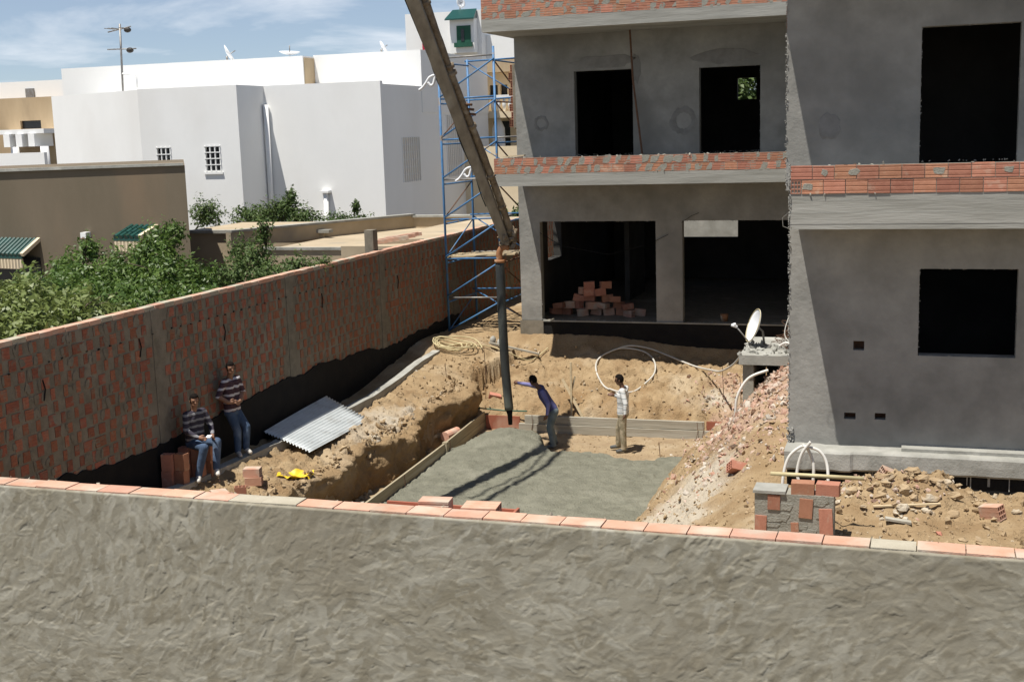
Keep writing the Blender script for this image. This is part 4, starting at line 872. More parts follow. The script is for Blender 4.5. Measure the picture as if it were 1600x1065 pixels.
for k in range(2):
    MB().tube([T + (E_ - T) * q - side * (.19 + .03 * k) + nrm * (.06 - .09 * k) + side * .02 * math.sin(q * 31 + k) for q in np.linspace(.12 + .1 * k, 1, 30)], .014, 6).build('hydraulic_line', 'rubber', bt, True)
for s in (.02, .10, .20, .36, .52, .54, .72, .9):
    c = T + (E_ - T) * s + side * .11 - nrm * .05
    MB().tube([c - ax * .04, c + ax * .04], .112, 12).build('coupling', 'boom_pipe', bt, True)
c = T + (E_ - T) * .41
for k in range(3):
    MB().tube([c + side * .16 + ax * (.12 * k - .1), c + side * .28 - nrm * .06 + ax * (.12 * k - .18)], .028, 6).build('hydraulic_fitting', 'rust', bt, True)
kn = MB()
for k in range(26): kn.chunk(T + Vector((random.gauss(.05, .10), random.gauss(0, .08), random.gauss(-.02, .14))), (.09, .08, .09))
stuff(kn.build('crusted_joint', 'boom_pipe', bt))
for (c0, sg) in ((T + (E_ - T) * .52 - side * .15, 1), (T + (E_ - T) * .235 - side * .13, 1)):
    q = lambda a, b: c0 - side * a * .8 + Vector((0, 0, 1)) * b * .8
    h = MB(); h.tube(smooth_path([q(.0, .03), q(.16, .10), q(.30, .08), q(.40, -.03), q(.50, -.12), q(.60, -.16)], 5), .026, 8); h.tube(smooth_path([q(.12, .08), q(.16, -.02), q(.20, -.12), q(.28, -.13), q(.34, -.03)], 4), .03, 8)
    h.build('white_bracket', 'dish_white', bt, True)
lift = lambda x, y, z: Vector((x - KX * (z + 1.05), y - KY * (z + 1.05), z))
e3 = lift(-8.86, 22.3, 10.9); e4 = e3 + (e3 - E_).normalized() * 9
d3 = (e4 - E_).normalized(); s3 = d3.cross(Vector((0, 0, 1))).normalized()
beam(E_ + d3 * -.2, e4, .24, .34, .30, .40, s3, Vector((0, 0, 1)), 'boom_paint', 'upper_arm')
a2 = lift(-7.67, 24.55, 12.0); b2 = lift(-8.05, 22.3, 12.0); b3 = b2 + (b2 - a2).normalized() * 10
MB().tube(smooth_path([E_ + Vector((0, 0, .2)), E_ + Vector((.1, -.5, .8)), a2, b2, b3], 5), .07, 8).build('upper_pipe', 'boom_pipe', bt, True)
MB().tube(smooth_path([E_ + Vector((0, -.8, .1)), a2 + Vector((-.2, -.4, -.4)), b2 + Vector((-.3, 0, -.5))], 5), .035, 6).build('hydraulic_hose', 'rubber', bt, True)
# bend and rubber hose
bd = smooth_path([T + Vector((0.02, 0, -.22)), T + Vector((-.12, -.02, -.22)), T + Vector((-.20, -.03, -.34)), T + Vector((-.20, -.03, -.50))], 6)
MB().tube(bd, .075, 10).build('bend_pipe', 'orange_pipe', bt, True)
MB().tube([bd[-1], bd[-1] + Vector((0, 0, -.07))], .12, 12).build('bend_flange', 'orange_pipe', bt, True)
h0 = bd[-1] + Vector((0, 0, -.06))
ht = thing('rubber_hose', (-9.3, 27.2, -.9), 'thick black rubber delivery hose hanging down to the concrete', 'hose')
hp = smooth_path([h0, h0 + Vector((.02, 0, -1.2)), (-9.33, 27.2, .6), (-9.27, 27.22, -.45)], 8)
MB().tube(hp, .105, 12).build('hose', 'rubber', ht, True)
MB().tube([hp[-1], hp[-1] + Vector((.015, 0, -.12)), hp[-1] + Vector((.02, 0, -.36))], [.085, .06, .05], 10).build('hose_end', 'tar', ht, True)

# ------------------------------------------------------------------ scaffold tower
sc = thing('scaffold_tower', (-11.5, 32.3, .4), 'blue tubular scaffold tower beside the left corner of the house', 'scaffold')
X0, X1, Y0, Y1 = -12.58, -11.0, 32.0, 34.0; ZL = [8.0, 6.92, 5.84, 4.76, 3.68, 2.60, 1.52]
for (x, y) in ((X0, Y0), (X1, Y0), (X0 + .1, Y1), (X1, Y1)): MB().tube([(x - .03, y, 8.25 if y == Y0 else 8.05), (x, y, min(zt(x, y), .7) - .1)], .034, 8).build('post', 'blue_steel', sc, True)
for k, z in enumerate(ZL):
    for y in (Y0, Y1):
        MB().tube([(X0, y, z), (X1, y, z + .03)], .024, 6).build('rail', 'blue_steel' if (k + (y == Y1)) % 3 else 'grey_steel', sc, True)
    for x in (X0, X1): MB().tube([(x, Y0, z - .12), (x + (.1 if x == X0 else 0), Y1, z - .12)], .022, 6).build('rail', 'rust' if (k % 2 and x == X1) else 'blue_steel', sc, True)
    zb = ZL[k + 1] if k < 6 else .55
    MB().tube([(X0, Y0 - .03, zb + .06), (X1, Y0 - .03, z - .06)], .023, 6).build('brace', 'blue_steel', sc, True)
    if k % 2 == 0: MB().tube([(X0 + .1, Y1 + .03, z - .06), (X1, Y1 + .03, zb + .1)], .020, 6).build('brace', 'blue_steel', sc, True)
    if k in (1, 3, 4, 6): MB().tube([(X0 + .03, Y0, zb + .1), (X0 + .1, Y1, z - .1)], .018, 6).build('brace', 'rust' if k % 2 else 'blue_steel', sc, True)
    MB().tube([(X1, Y0, z - .15), (X1 + .02, Y1, zb + .1)], .02, 6).build('brace', 'rust', sc, True)
for (y, w) in ((32.2, .2), (32.55, .22), (33.0, .2)): MB().bar((X0 - .1, y, 2.63), (X1 + .35, y + .05, 2.72), w, .045).build('plank', 'light_timber', sc)

# bricks piled inside the house
random.seed(21)
pile = [(-9.75, 33.0), (-9.45, 33.1), (-9.1, 33.0), (-8.75, 33.05), (-8.4, 33.0), (-8.05, 33.05), (-7.7, 33.0), (-7.35, 33.1)]
for i, (x, y) in enumerate(pile):
    nt = (2, 2, 4, 5, 5, 3, 2, 1)[i]
    for k in range(nt):
        brick('red hollow brick in the heap inside the left ground floor opening', (x + random.uniform(-.10, .10), y + random.uniform(-.12, .25), 1.025 + k * .19), (random.choice([0, 0, H90]) + random.uniform(-.1, .1), random.uniform(-.15, .35 if i == 2 else .15), random.uniform(-.7, .7)), BR_HOLP if random.random() < .35 else BR_HOL, (1, 1, .97), 'bricks heaped inside the house')
tag(MB().tube([(-6.62, 32.7, .93), (-6.62, 32.7, 1.28)], [.13, .16], 14).build('orange_bucket', 'orange_pipe', smooth=True), 'dull orange bucket at the right of the heap by the pillar', 'bucket')
tag(MB().tube([(-5.02, 32.5, .93), (-5.02, 32.5, 1.12)], [.09, .11], 12).build('orange_bucket', 'orange_pipe', smooth=True), 'small orange bucket inside the right ground floor opening', 'bucket')

# ------------------------------------------------------------------ people
def capsule(mb, p0, p1, r0, r1, n=12, mi=0):
    p0, p1 = Vector(p0), Vector(p1); d = p1 - p0; l = d.length
    if l < 1e-5: d = Vector((0, 0, 1)); l = 1e-5
    d = d.normalized(); a = d.orthogonal().normalized(); b = d.cross(a); vs = []; rings = []
    for k in range(4): t = -H90 + H90 * (k + .6) / 4.6; rings.append((p0 + d * r0 * math.sin(t), r0 * math.cos(t)))
    rings.append((p0, r0)); rings.append((p1, r1))
    for k in range(4): t = H90 * (k + 1) / 4.6; rings.append((p1 + d * r1 * math.sin(t), r1 * math.cos(t)))
    for c, r in rings:
        for j in range(n): th = 2 * math.pi * j / n; vs.append(c + (a * math.cos(th) + b * math.sin(th)) * r)
    fs = []
    for i in range(len(rings) - 1):
        for j in range(n): fs.append((i * n + j, i * n + (j + 1) % n, (i + 1) * n + (j + 1) % n, (i + 1) * n + j))
    fs.append(tuple(range(n - 1, -1, -1))); fs.append(tuple(range((len(rings) - 1) * n, len(rings) * n)))
    mb.add(vs, fs, mi)
def ell(mb, c, r, R_=None):
    b = MB().ellipsoid((0, 0, 0), r, 14, 10); Rm = R_ or Matrix.Identity(3); mb.add([Vector(c) + Rm @ Vector(v) for v in b.v], b.f)
def person(label, base, J, mats, face, group=None, vox=.0105):
    """J: joint positions in world space; mats: skin, shirt, shade-darkened torso or None, trousers, shoe. One continuous voxel-remeshed body."""
    t = thing('person', base, label, 'person', group)
    V = {k: Vector(v) for k, v in J.items()}
    caps = []          # (p0,p1,r0,r1,material)
    SK, SH, DT, TR, BO = 0, 1, 2, 3, 4
    tz = DT if mats[2] else SH
    up = (V['neck'] - V['pelvis']).normalized(); sv = (V['shR'] - V['shL']).normalized(); fw_ = Vector(face).normalized()
    chest = V['pelvis'] + (V['neck'] - V['pelvis']) * .68; waist = V['pelvis'] + (V['neck'] - V['pelvis']) * .32
    for s in (-1, 1):
        caps.append((chest + sv * s * .085, waist + sv * s * .075, .120, .110, tz)); caps.append((waist + sv * s * .07, V['pelvis'] + sv * s * .07, .112, .122, tz if s else tz))
        caps.append((chest + sv * s * .06 + up * .06, V['shR' if s > 0 else 'shL'] - sv * s * .02, .105, .072, tz))
    caps.append((V['pelvis'] - sv * .08 - up * .06, V['pelvis'] + sv * .08 - up * .06, .115, .115, TR))
    caps.append((V['neck'] - up * .05, V['neck'] + (V['head'] - V['neck']) * .55, .058, .052, SK))
    for s in 'LR':
        hip = V['pelvis'] + sv * (.085 if s == 'R' else -.085) - up * .06
        caps.append((hip, V['kn' + s], .106, .078, TR)); caps.append((V['kn' + s], V['an' + s], .080, .064, TR if not mats[5] else TR))
        shin = V['kn' + s] + (V['an' + s] - V['kn' + s]) * (.45 if mats[5] else .93)
        caps.append((shin, V['an' + s], .066 if mats[5] else .056, .056 if mats[5] else .05, BO if mats[5] else TR))
        toe = V['toe' + s]; caps.append((V['an' + s] + Vector((0, 0, -.035)), toe, .050, .040, BO)); heel = V['an' + s] + (V['an' + s] - toe).normalized() * .05 + Vector((0, 0, -.045)); caps.append((V['an' + s], heel, .045, .04, BO))
        caps.append((V['sh' + s], V['el' + s], .066, .056, SH)); caps.append((V['el' + s], V['wr' + s], .053, .038, SH if mats[6] else SK)); 
        # hand: palm, four fingers and a thumb, slightly curled
        w = V['wr' + s]; hd = V['hand' + s] - w; hl_ = hd.length; hd.normalize(); ac = hd.cross(fw_); ac = ac.normalized() if ac.length > .1 else sv.copy(); cu_ = ac.cross(hd)
        caps.append((w, w + hd * .075, .032, .036, SK)); caps.append((w + hd * .05 - ac * .02, w + hd * .085 + ac * .02, .026, .026, SK))
        for q, (o_, ln) in enumerate(((-.032, .070), (-.011, .082), (.011, .076), (.030, .058))):
            k0 = w + hd * .085 + ac * o_; k1 = k0 + hd * ln * .5 + cu_ * .008; k2 = k1 + hd * ln * .42 + cu_ * .03
            caps.append((k0, k1, .0115, .0105, SK)); caps.append((k1, k2, .0105, .0095, SK))
        b0 = w + hd * .03 - ac * .03; b1 = b0 + hd * .04 - ac * .03 + cu_ * .01; caps.append((b0, b1, .013, .012, SK)); caps.append((b1, b1 + hd * .035 + cu_ * .01, .012, .010, SK))
    hd_ = V['head']; hu = (V['head'] - V['neck']).normalized() * .35 + Vector((0, 0, .65)); hu = (hu + up * .3).normalized(); ff = Vector(J.get('look', face)); ff = (ff - hu * ff.dot(hu)).normalized(); hs_ = ff.cross(hu)
    Rm = Matrix((hs_, ff, hu)).transposed()
    m = MB()
    for (p0, p1, r0, r1, q) in caps: capsule(m, p0, p1, r0, r1)
    ell(m, hd_ + hu * .02, (.076, .096, .108), Rm); ell(m, hd_ - hu * .055 + ff * .022, (.058, .066, .065), Rm)
    capsule(m, hd_ + ff * .088 + hu * .012, hd_ + ff * .108 - hu * .022, .011, .016)                 # nose
    capsule(m, hd_ + ff * .078 - hu * .055 - hs_ * .018, hd_ + ff * .078 - hu * .055 + hs_ * .018, .014, .014)   # mouth
    capsule(m, hd_ + ff * .082 + hu * .035 - hs_ * .04, hd_ + ff * .082 + hu * .035 + hs_ * .04, .013, .013)     # brow
    for s in (-1, 1): ell(m, hd_ + hs_ * s * .078 - hu * .005 - ff * .005, (.012, .022, .034), Rm)
    me = m.mesh('tmp'); o = bpy.data.objects.new('tmp', me); COL.objects.link(o)
    rm = o.modifiers.new('r', 'REMESH'); rm.mode = 'VOXEL'; rm.voxel_size = vox
    dg = bpy.context.evaluated_depsgraph_get(); me2 = bpy.data.meshes.new_from_object(o.evaluated_get(dg)); bpy.data.objects.remove(o)
    bm = bmesh.new(); bm.from_mesh(me2)
    for _ in range(3): bmesh.ops.smooth_vert(bm, verts=bm.verts, factor=.5, use_axis_x=True, use_axis_y=True, use_axis_z=True)
    # cloth folds
    bm.to_mesh(me2); bm.free()
    n = len(me2.polygons); cen = np.zeros(n * 3, np.float32); me2.polygons.foreach_get('center', cen); cen = cen.reshape(-1, 3)
    best = np.full(n, 9.0); mi = np.zeros(n, np.int32)
    def consider(d, q):
        k = d < best; best[k] = d[k]; mi[k] = q
    for (p0, p1, r0, r1, q) in caps:
        a = np.array(p0); b = np.array(p1) - a; tt = np.clip(((cen - a) @ b) / max(b @ b, 1e-9), 0, 1); d = np.linalg.norm(cen - (a + tt[:, None] * b), axis=1) - (r0 + (r1 - r0) * tt); consider(d, q)
    d = np.linalg.norm(cen - np.array(hd_), axis=1) - .10; consider(d, 0)
    me2.polygons.foreach_set('material_index', mi)
    body = link('body', me2, [mats[0], mats[1], mats[2] or mats[1], mats[3], mats[4]], t, True)
    # hair cap, eyes
    hm = MB(); rr = random.Random(3)
    b = MB().ellipsoid((0, 0, 0), (.084, .104, .112), 18, 12)
    keep = []
    vsn = [Vector(v) for v in b.v]
    for f in b.f:
        c = sum((vsn[i] for i in f), Vector()) / len(f)
        if not (c.y > .035 and c.z < .06) and c.z > -.045 - .03 * (c.y < 0): keep.append(f)
    hm.add([hd_ + hu * .024 + Rm @ (v * rr.uniform(.985, 1.03)) for v in vsn], keep)
    ho = hm.build('hair', 'hair', t, True); sd = ho.modifiers.new('thickness', 'SOLIDIFY'); sd.thickness = .018; sd.offset = -1
    for s in (-1, 1): MB().ellipsoid(hd_ + ff * .086 + hu * .012 + hs_ * s * .031, (.010, .010, .008), 8, 6).build('eye', 'tar', t, True)
    return t
GZ0 = -1.17
person('worker in a purple shirt and grey jeans leaning to steer the rubber hose', (-8.05, 26.7, GZ0),
       dict(pelvis=(-8.06, 26.72, -.26), neck=(-8.38, 26.78, .19), head=(-8.52, 26.80, .355), shL=(-8.24, 26.60, .13), shR=(-8.38, 26.96, .17), elR=(-8.68, 27.06, .20), wrR=(-8.98, 27.13, .215), handR=(-9.17, 27.17, .22),
            elL=(-8.08, 26.50, -.12), wrL=(-8.10, 26.45, -.34), handL=(-8.13, 26.43, -.44), knL=(-8.10, 26.62, -.70), anL=(-8.02, 26.62, -1.09), toeL=(-8.16, 26.58, -1.14), knR=(-8.16, 26.84, -.70), anR=(-8.06, 26.90, -1.08), toeR=(-8.20, 26.92, -1.13), look=(-.8, .25, -.55)),
       ('skin_dark', 'purple_shirt', 'shirt_shade', 'jeans_grey', 'boot', True, True), (-.92, .3, 0))
person('worker in a white striped top, mottled trousers and grey boots standing in the pit', (-6.45, 26.7, GZ0),
       dict(pelvis=(-6.40, 26.72, -.27), neck=(-6.40, 26.72, .30), head=(-6.47, 26.71, .46), shL=(-6.37, 26.55, .24), shR=(-6.37, 26.90, .24), elL=(-6.28, 26.46, -.03), wrL=(-6.28, 26.42, -.24), handL=(-6.30, 26.42, -.33),
            elR=(-6.42, 26.95, -.02), wrR=(-6.62, 26.88, .06), handR=(-6.70, 26.84, .09), knL=(-6.38, 26.60, -.68), anL=(-6.36, 26.58, -1.08), toeL=(-6.50, 26.54, -1.14), knR=(-6.53, 26.84, -.66), anR=(-6.55, 26.86, -1.07), toeR=(-6.71, 26.84, -1.13)),
       ('skin_dark', 'stripe_white', None, 'camo', 'boot', True, True), (-.97, -.1, 0))
person('man in a maroon and white striped polo leaning back on the brick wall', (-12.4, 20.4, .1),
       dict(pelvis=(-12.50, 20.35, .97), neck=(-12.50, 20.33, 1.60), head=(-12.44, 20.28, 1.76), shL=(-12.46, 20.53, 1.52), shR=(-12.50, 20.13, 1.52), elR=(-12.56, 19.98, 1.27), wrR=(-12.40, 20.06, 1.15), handR=(-12.33, 20.15, 1.15),
            elL=(-12.40, 20.60, 1.25), wrL=(-12.34, 20.40, 1.12), handL=(-12.36, 20.30, 1.10), knL=(-12.28, 20.45, .60), anL=(-12.26, 20.36, .22), toeL=(-12.14, 20.30, .14), knR=(-12.38, 20.28, .56), anR=(-12.36, 20.22, .18), toeR=(-12.24, 20.10, .12), look=(.7, -.5, -.35)),
       ('skin', 'stripe_maroon', None, 'jeans', 'shoe_white', False, False), (.85, -.5, 0))
person('seated man in a dark striped jumper and jeans on stacked bricks', (-12.35, 18.9, .1),
       dict(pelvis=(-12.40, 18.88, .74), neck=(-12.38, 18.86, 1.30), head=(-12.31, 18.80, 1.46), shL=(-12.30, 19.04, 1.22), shR=(-12.42, 18.68, 1.22), elR=(-12.38, 18.58, .96), wrR=(-12.16, 18.60, .84), handR=(-12.07, 18.64, .82),
            elL=(-12.20, 19.10, .95), wrL=(-12.06, 18.92, .82), handL=(-12.02, 18.84, .81), knL=(-11.98, 18.92, .70), anL=(-11.98, 18.84, .24), toeL=(-11.88, 18.72, .16), knR=(-12.06, 18.62, .66), anR=(-12.20, 18.60, .16), toeR=(-12.12, 18.46, .09), look=(.6, -.6, -.5)),
       ('skin', 'stripe_grey', None, 'jeans', 'shoe_white', False, True), (.7, -.7, 0))
tag(MB().obox((-12.0, 18.70, .845), (.04, .01, 0), (-.01, .055, .01), (0, -.001, .008)).build('white_phone', 'paper'), 'small white phone in the hand of the seated man', 'phone')

# ------------------------------------------------------------------ vegetation
def leaves(name, blobs, size, mt, parent, seed):
    r = np.random.default_rng(seed); Vs = []; lf = []
    for (c, rad, n) in blobs:
        d = r.normal(size=(n, 3)); d /= np.linalg.norm(d, axis=1)[:, None]; q = r.random(n) ** .42
        # clumpy outline: modulate the radius by direction
        mod = .78 + .42 * np.sin(d[:, 0] * 5.1 + seed) * np.sin(d[:, 1] * 4.3 + 1.7 * seed) * np.sin(d[:, 2] * 4.7 + .5) + .12 * r.normal(size=n)
        p = np.array(c) + d * np.array(rad) * (q * mod)[:, None]
        nr_ = d * .5 + r.normal(size=(n, 3)) * .6 + np.array([0, 0, .55]); nr_ /= np.linalg.norm(nr_, axis=1)[:, None]
        a = np.cross(nr_, r.normal(size=(n, 3))); a /= np.linalg.norm(a, axis=1)[:, None]; b = np.cross(nr_, a)
        s = size * r.uniform(.6, 1.3, n)[:, None]
        Vs.append(np.stack([p - a * s, p + b * s * .42 + nr_ * s * .12, p + a * s, p - b * s * .42 + nr_ * s * .12], 1).reshape(-1, 3)); lf.append(np.repeat(r.random(n) ** 2 * .9, 4))
    V = np.concatenate(Vs); n = len(V) // 4; me = bpy.data.meshes.new(name)
    me.vertices.add(len(V)); me.vertices.foreach_set('co', V.astype(np.float32).ravel()); me.loops.add(n * 4); me.loops.foreach_set('vertex_index', np.arange(n * 4, dtype=np.int32))
    me.polygons.add(n); me.polygons.foreach_set('loop_start', np.arange(0, n * 4, 4, dtype=np.int32)); me.update(calc_edges=True)
    vattr(me, 'lf', np.concatenate(lf)); o = link(name, me, mt, parent); return o
def tree(name, label, cat, base, limbs, blobs, size, mt, seed, group=None, per=700):
    t = thing(name, base, label, cat, group); random.seed(seed)
    m = MB(); top = Vector(base) + Vector((0, 0, limbs))
    m.tube([Vector(base) + Vector((0, 0, -.2)), Vector(base) + Vector((.05, .03, limbs * .5)), top], [.11, .09, .07], 8)
    m.build('trunk', 'bark', t, True)
    lm_ = MB()
    for (c, rad) in blobs:
        c = Vector(c); mid = (top + c) / 2 + Vector((random.uniform(-.2, .2), random.uniform(-.2, .2), -.1)); lm_.tube([top - Vector((0, 0, .15)), mid, c], [.05, .03, .012], 6)
        for k in range(4): e = c + Vector((random.uniform(-1, 1) * rad[0], random.uniform(-1, 1) * rad[1], random.uniform(-.6, 1) * rad[2])) * .8; lm_.tube([mid.lerp(c, .6), (c + e) / 2 + Vector((0, 0, .08)), e], [.018, .012, .005], 4)
    stuff(lm_.build('branches', 'bark', t, True))
    leaves('crown', [(c, rad, int(per * rad[0] * rad[1] * rad[2] / .12 + 200)) for c, rad in blobs], size, mt, t, seed); return t
tree('orange_tree', 'dense dark green orange tree behind the middle of the brick wall', 'tree', (-16.2, 23.4, 0), 1.8,
     [((-15.9, 23.2, 3.55), (.7, .8, .75)), ((-15.3, 22.7, 3.1), (.85, .9, .75)), ((-16.7, 23.0, 3.1), (.8, .9, .8)), ((-16.0, 22.2, 2.75), (1.2, 1.0, .75)), ((-14.9, 23.2, 3.0), (.6, .7, .65)), ((-16.1, 24.0, 3.95), (.35, .4, .45)), ((-15.0, 22.0, 2.7), (.8, .9, .6)), ((-14.4, 22.4, 2.7), (.6, .8, .55)), ((-15.6, 23.6, 4.05), (.3, .3, .3))], .056, 'leaf_citrus', 5, per=760)
tree('lemon_tree', 'dark green tree left of the orange tree, before the brown house', 'tree', (-17.3, 21.9, 0), 1.7,
     [((-17.3, 22.2, 3.1), (.8, .7, .65)), ((-17.9, 22.8, 3.3), (.5, .6, .5)), ((-16.8, 21.4, 2.9), (.8, .8, .65)), ((-16.0, 20.8, 2.8), (.8, .8, .6)), ((-17.6, 23.2, 3.7), (.35, .4, .4)), ((-17.6, 21.2, 2.7), (.8, .8, .6)), ((-15.2, 20.9, 2.7), (.7, .7, .6))], .056, 'leaf_citrus', 9, per=720)
tree('medlar_tree', 'tree with large yellow-green leaves at the left edge above the wall', 'tree', (-14.6, 16.6, 0), 1.9,
     [((-14.2, 16.6, 3.2), (.85, .9, .7)), ((-13.7, 17.5, 3.05), (.7, .8, .55)), ((-14.9, 17.6, 3.3), (.8, .8, .7)), ((-13.6, 18.2, 2.95), (.5, .7, .45)), ((-15.3, 16.0, 3.45), (.7, .8, .65)), ((-14.4, 18.4, 3.05), (.6, .6, .55)), ((-13.5, 16.8, 3.0), (.5, .7, .5)), ((-13.4, 15.8, 3.1), (.5, .8, .5)), ((-15.4, 17.2, 3.5), (.6, .6, .5))], .072, 'leaf_pale', 13, per=470)
tree('green_bush', 'mid green leafy bush between the yellow-green tree and the orange tree', 'bush', (-14.9, 20.0, 0), 1.8,
     [((-15.0, 20.0, 2.95), (.8, .8, .6)), ((-14.2, 20.5, 2.85), (.65, .8, .55)), ((-15.8, 19.4, 3.1), (.8, .8, .65)), ((-13.9, 19.5, 2.8), (.55, .8, .5)), ((-14.6, 19.0, 2.95), (.6, .7, .5)), ((-13.7, 21.3, 2.75), (.55, .8, .5)), ((-16.4, 19.8, 3.2), (.6, .7, .5))], .06, 'leaf_citrus', 17, per=700)
tree('pale_shrub', 'loose pale green shrub overhanging the wall right of the orange tree', 'shrub', (-14.1, 24.4, 0), 2.0,
     [((-14.1, 24.4, 3.45), (.5, .6, .65)), ((-13.6, 24.0, 3.05), (.65, .7, .55)), ((-14.5, 24.0, 3.0), (.7, .7, .6)), ((-13.2, 24.6, 3.2), (.5, .5, .4)), ((-14.9, 25.0, 3.4), (.4, .5, .6)), ((-14.0, 24.6, 4.05), (.25, .25, .4)), ((-13.1, 23.6, 2.95), (.4, .7, .4)), ((-12.9, 25.2, 3.2), (.3, .5, .25))], .05, 'leaf_vine', 23, per=560)
for k, (c0, lb, bl) in enumerate((((-30.3, 44.5, 0), 'low wild shrub with upright shoots at the left foot of the white house', [((-30.6, 44.5, 2.4), (1.3, .8, .7)), ((-29.6, 44.4, 2.5), (.6, .5, .8)), ((-27.6, 44.0, 2.7), (.8, .6, .9))]),
                                 ((-25.0, 44.5, 0), 'wild green shrub in front of the wall pipe of the white house', [((-25.6, 44.5, 2.5), (1.3, .8, .8)), ((-24.4, 44.6, 2.8), (.9, .7, .8)), ((-23.5, 44.4, 2.5), (.9, .6, .6)), ((-24.0, 44.5, 3.3), (.3, .3, .6))]),
                                 ((-21.6, 44.5, 0), 'small wild shrub at the right end of the white house front', [((-22.0, 44.5, 2.3), (1.0, .6, .6)), ((-20.9, 44.4, 2.3), (.6, .5, .5)), ((-21.2, 44.5, 2.9), (.2, .2, .4))]))):
    tree('wild_shrub', lb, 'shrub', c0, 1.2, [((c[0], c[1], c[2] + .42), (q[0] * 1.15, q[1], q[2] * .85)) for c, q in bl], .075, 'leaf_vine', 31 + k, per=330)
tree('garden_tree', 'green tree seen through the small opening of the upper right room', 'tree', (-7.2, 50, 0), 4.5, [((-7.2, 50, 7.2), (1.3, 1.0, 1.1)), ((-6.0, 50.5, 7.0), (1.0, .9, 1.0)), ((-6.6, 50.3, 8.2), (.9, .9, .8))], .12, 'leaf_vine', 41, per=150)
tree('garden_shrub', 'small green shrub glimpsed right of the boom below the balcony', 'shrub', (-13.6, 41.5, 0), 1.5, [((-13.4, 41.5, 3.1), (.6, .5, .5)), ((-14.3, 42.0, 2.9), (.6, .5, .5))], .09, 'leaf_vine', 47, per=300)

# ------------------------------------------------------------------ neighbouring buildings
random.seed(99)
def grille_window(parent, x0, x1, z0, z1, y, nv_=3, nh=4, d=.14, fr='white_paint'):
    w = MB().box(x0, x1, y + d - .02, y + d, z0, z1).build('window', 'dark_glass', parent)
    for k in range(nv_ + 1):
        x = x0 + (x1 - x0) * k / nv_; MB().box(x - .025, x + .025, y - .03, y + .02, z0 - .03, z1 + .03).build('bar', fr, w)
    for k in range(nh + 1):
        z = z0 + (z1 - z0) * k / nh; MB().box(x0 - .03, x1 + .03, y - .045, y - .031, z - .022, z + .022).build('bar', fr, w)
    MB().box(x0 - .1, x1 + .1, y - .07, y - .0, z0 - .14, z0 - .05).build('sill', fr, w)
    return w
wv = thing('white_house', (-30, 50, 0), 'large white rendered house with set-back upper storey behind the trees', 'house')
m = MB(); wall_holes(m, 'x', 47.7, 47.95, -32.96, -28.04, 0, 8.32, [(-32.18, -31.5, 4.6, 5.78), (-29.76, -29.03, 4.72, 5.78)]); m.build('projecting_wall', 'white_paint', wv)
grille_window(wv, -32.18, -31.5, 4.6, 5.78, 47.7); grille_window(wv, -29.76, -29.03, 4.72, 5.78, 47.7)
wall_holes(MB(), 'y', 0, 1, 0, 1, 0, 1, [])
m = MB(); wall_holes(m, 'y', -28.28, -28.04, 47.951, 50.0, 0, 8.32, []); m.build('return_wall', 'white_paint', wv)
m = MB(); wall_holes(m, 'x', 50.0, 50.25, -28.04, -22.4, 0, 8.33, []); m.build('front_wall', 'white_paint', wv)
m = MB(); wall_holes(m, 'y', -22.65, -22.4, 50.251, 63.8, 0, 8.2, [(52.1, 54.1, 3.9, 5.9), (57.6, 59.6, 3.9, 6.9)]); m.build('side_wall', 'white_paint', wv)
for (a, b, z0, z1) in ((52.1, 54.1, 3.9, 5.9), (57.6, 59.6, 3.9, 6.9)):
    w = MB().box(-22.50, -22.48, a, b, z0, z1).build('window', 'cream_paint', wv)
    for k in range(9): y = a + (b - a) * k / 8; MB().box(-22.43, -22.36, y - .03, y + .03, z0, z1).build('bar', 'white_paint', w)
    for k in range(7): z = z0 + (z1 - z0) * k / 6; MB().box(-22.46, -22.431, a, b, z - .03, z + .03).build('bar', 'white_paint', w)
pA, pB = Vector((-32.965, 47.72, 0)), Vector((-39.6, 50.4, 0)); dv = (pB - pA).normalized(); nv2 = Vector((-dv.y, dv.x, 0))
m = MB().obox((pA + pB) / 2 + Vector((0, 0, 4.15)) - nv2 * .12, (pB - pA) / 2, nv2 * .12, Vector((0, 0, 4.15))); m.build('angled_wall', 'white_paint', wv)
m = MB().box(-39.4, -22.7, 50.4, 63.5, 7.6, 7.75); m.build('terrace_floor', 'white_paint', wv)
MB().box(-41.3, -27.85, 53.5, 66, 7.0, 9.78).build('upper_storey', 'white_paint', wv)
MB().box(-27.849, -22.36, 54.6, 63.79, 7.0, 9.85).build('upper_storey', 'white_paint', wv)
MB().box(-27.86, -27.80, 53.6, 54.59, 7.6, 9.7).build('return_panel', 'tan_paint', wv)  # tan sheet that paints the darker tone of the shaded return face
MB().box(-27.82, -27.6, 54.4, 54.6, 8.0, 8.5).build('meter_box', 'rust', wv)
MB().tube([(-27.9, 49.86, 7.5), (-27.9, 49.86, .2)], .12, 10).build('drain_pipe', 'white_paint', wv, True)
MB().tube([(-25.2, 49.88, 3.6), (-25.2, 49.88, .2)], .11, 10).build('vent_pipe', 'white_paint', wv, True)
MB().box(-25.42, -24.98, 49.7, 49.99, 3.6, 3.7).build('vent_cap', 'white_paint', wv)
t = thing('roof_antenna', (-36.7, 52.0, 7.7), 'tall thin aerial mast with crossed arms on the white house roof', 'antenna')
MB().tube([(-36.75, 52, 7.7), (-36.6, 52, 11.6)], .05, 8).build('mast', 'grey_steel', t, True)
MB().tube([(-37.3, 52, 11.25), (-36.0, 52, 11.45)], .03, 6).build('arm', 'grey_steel', t, True); MB().tube([(-37.4, 52, 10.45), (-35.8, 52, 10.42)], .03, 6).build('arm', 'grey_steel', t, True)
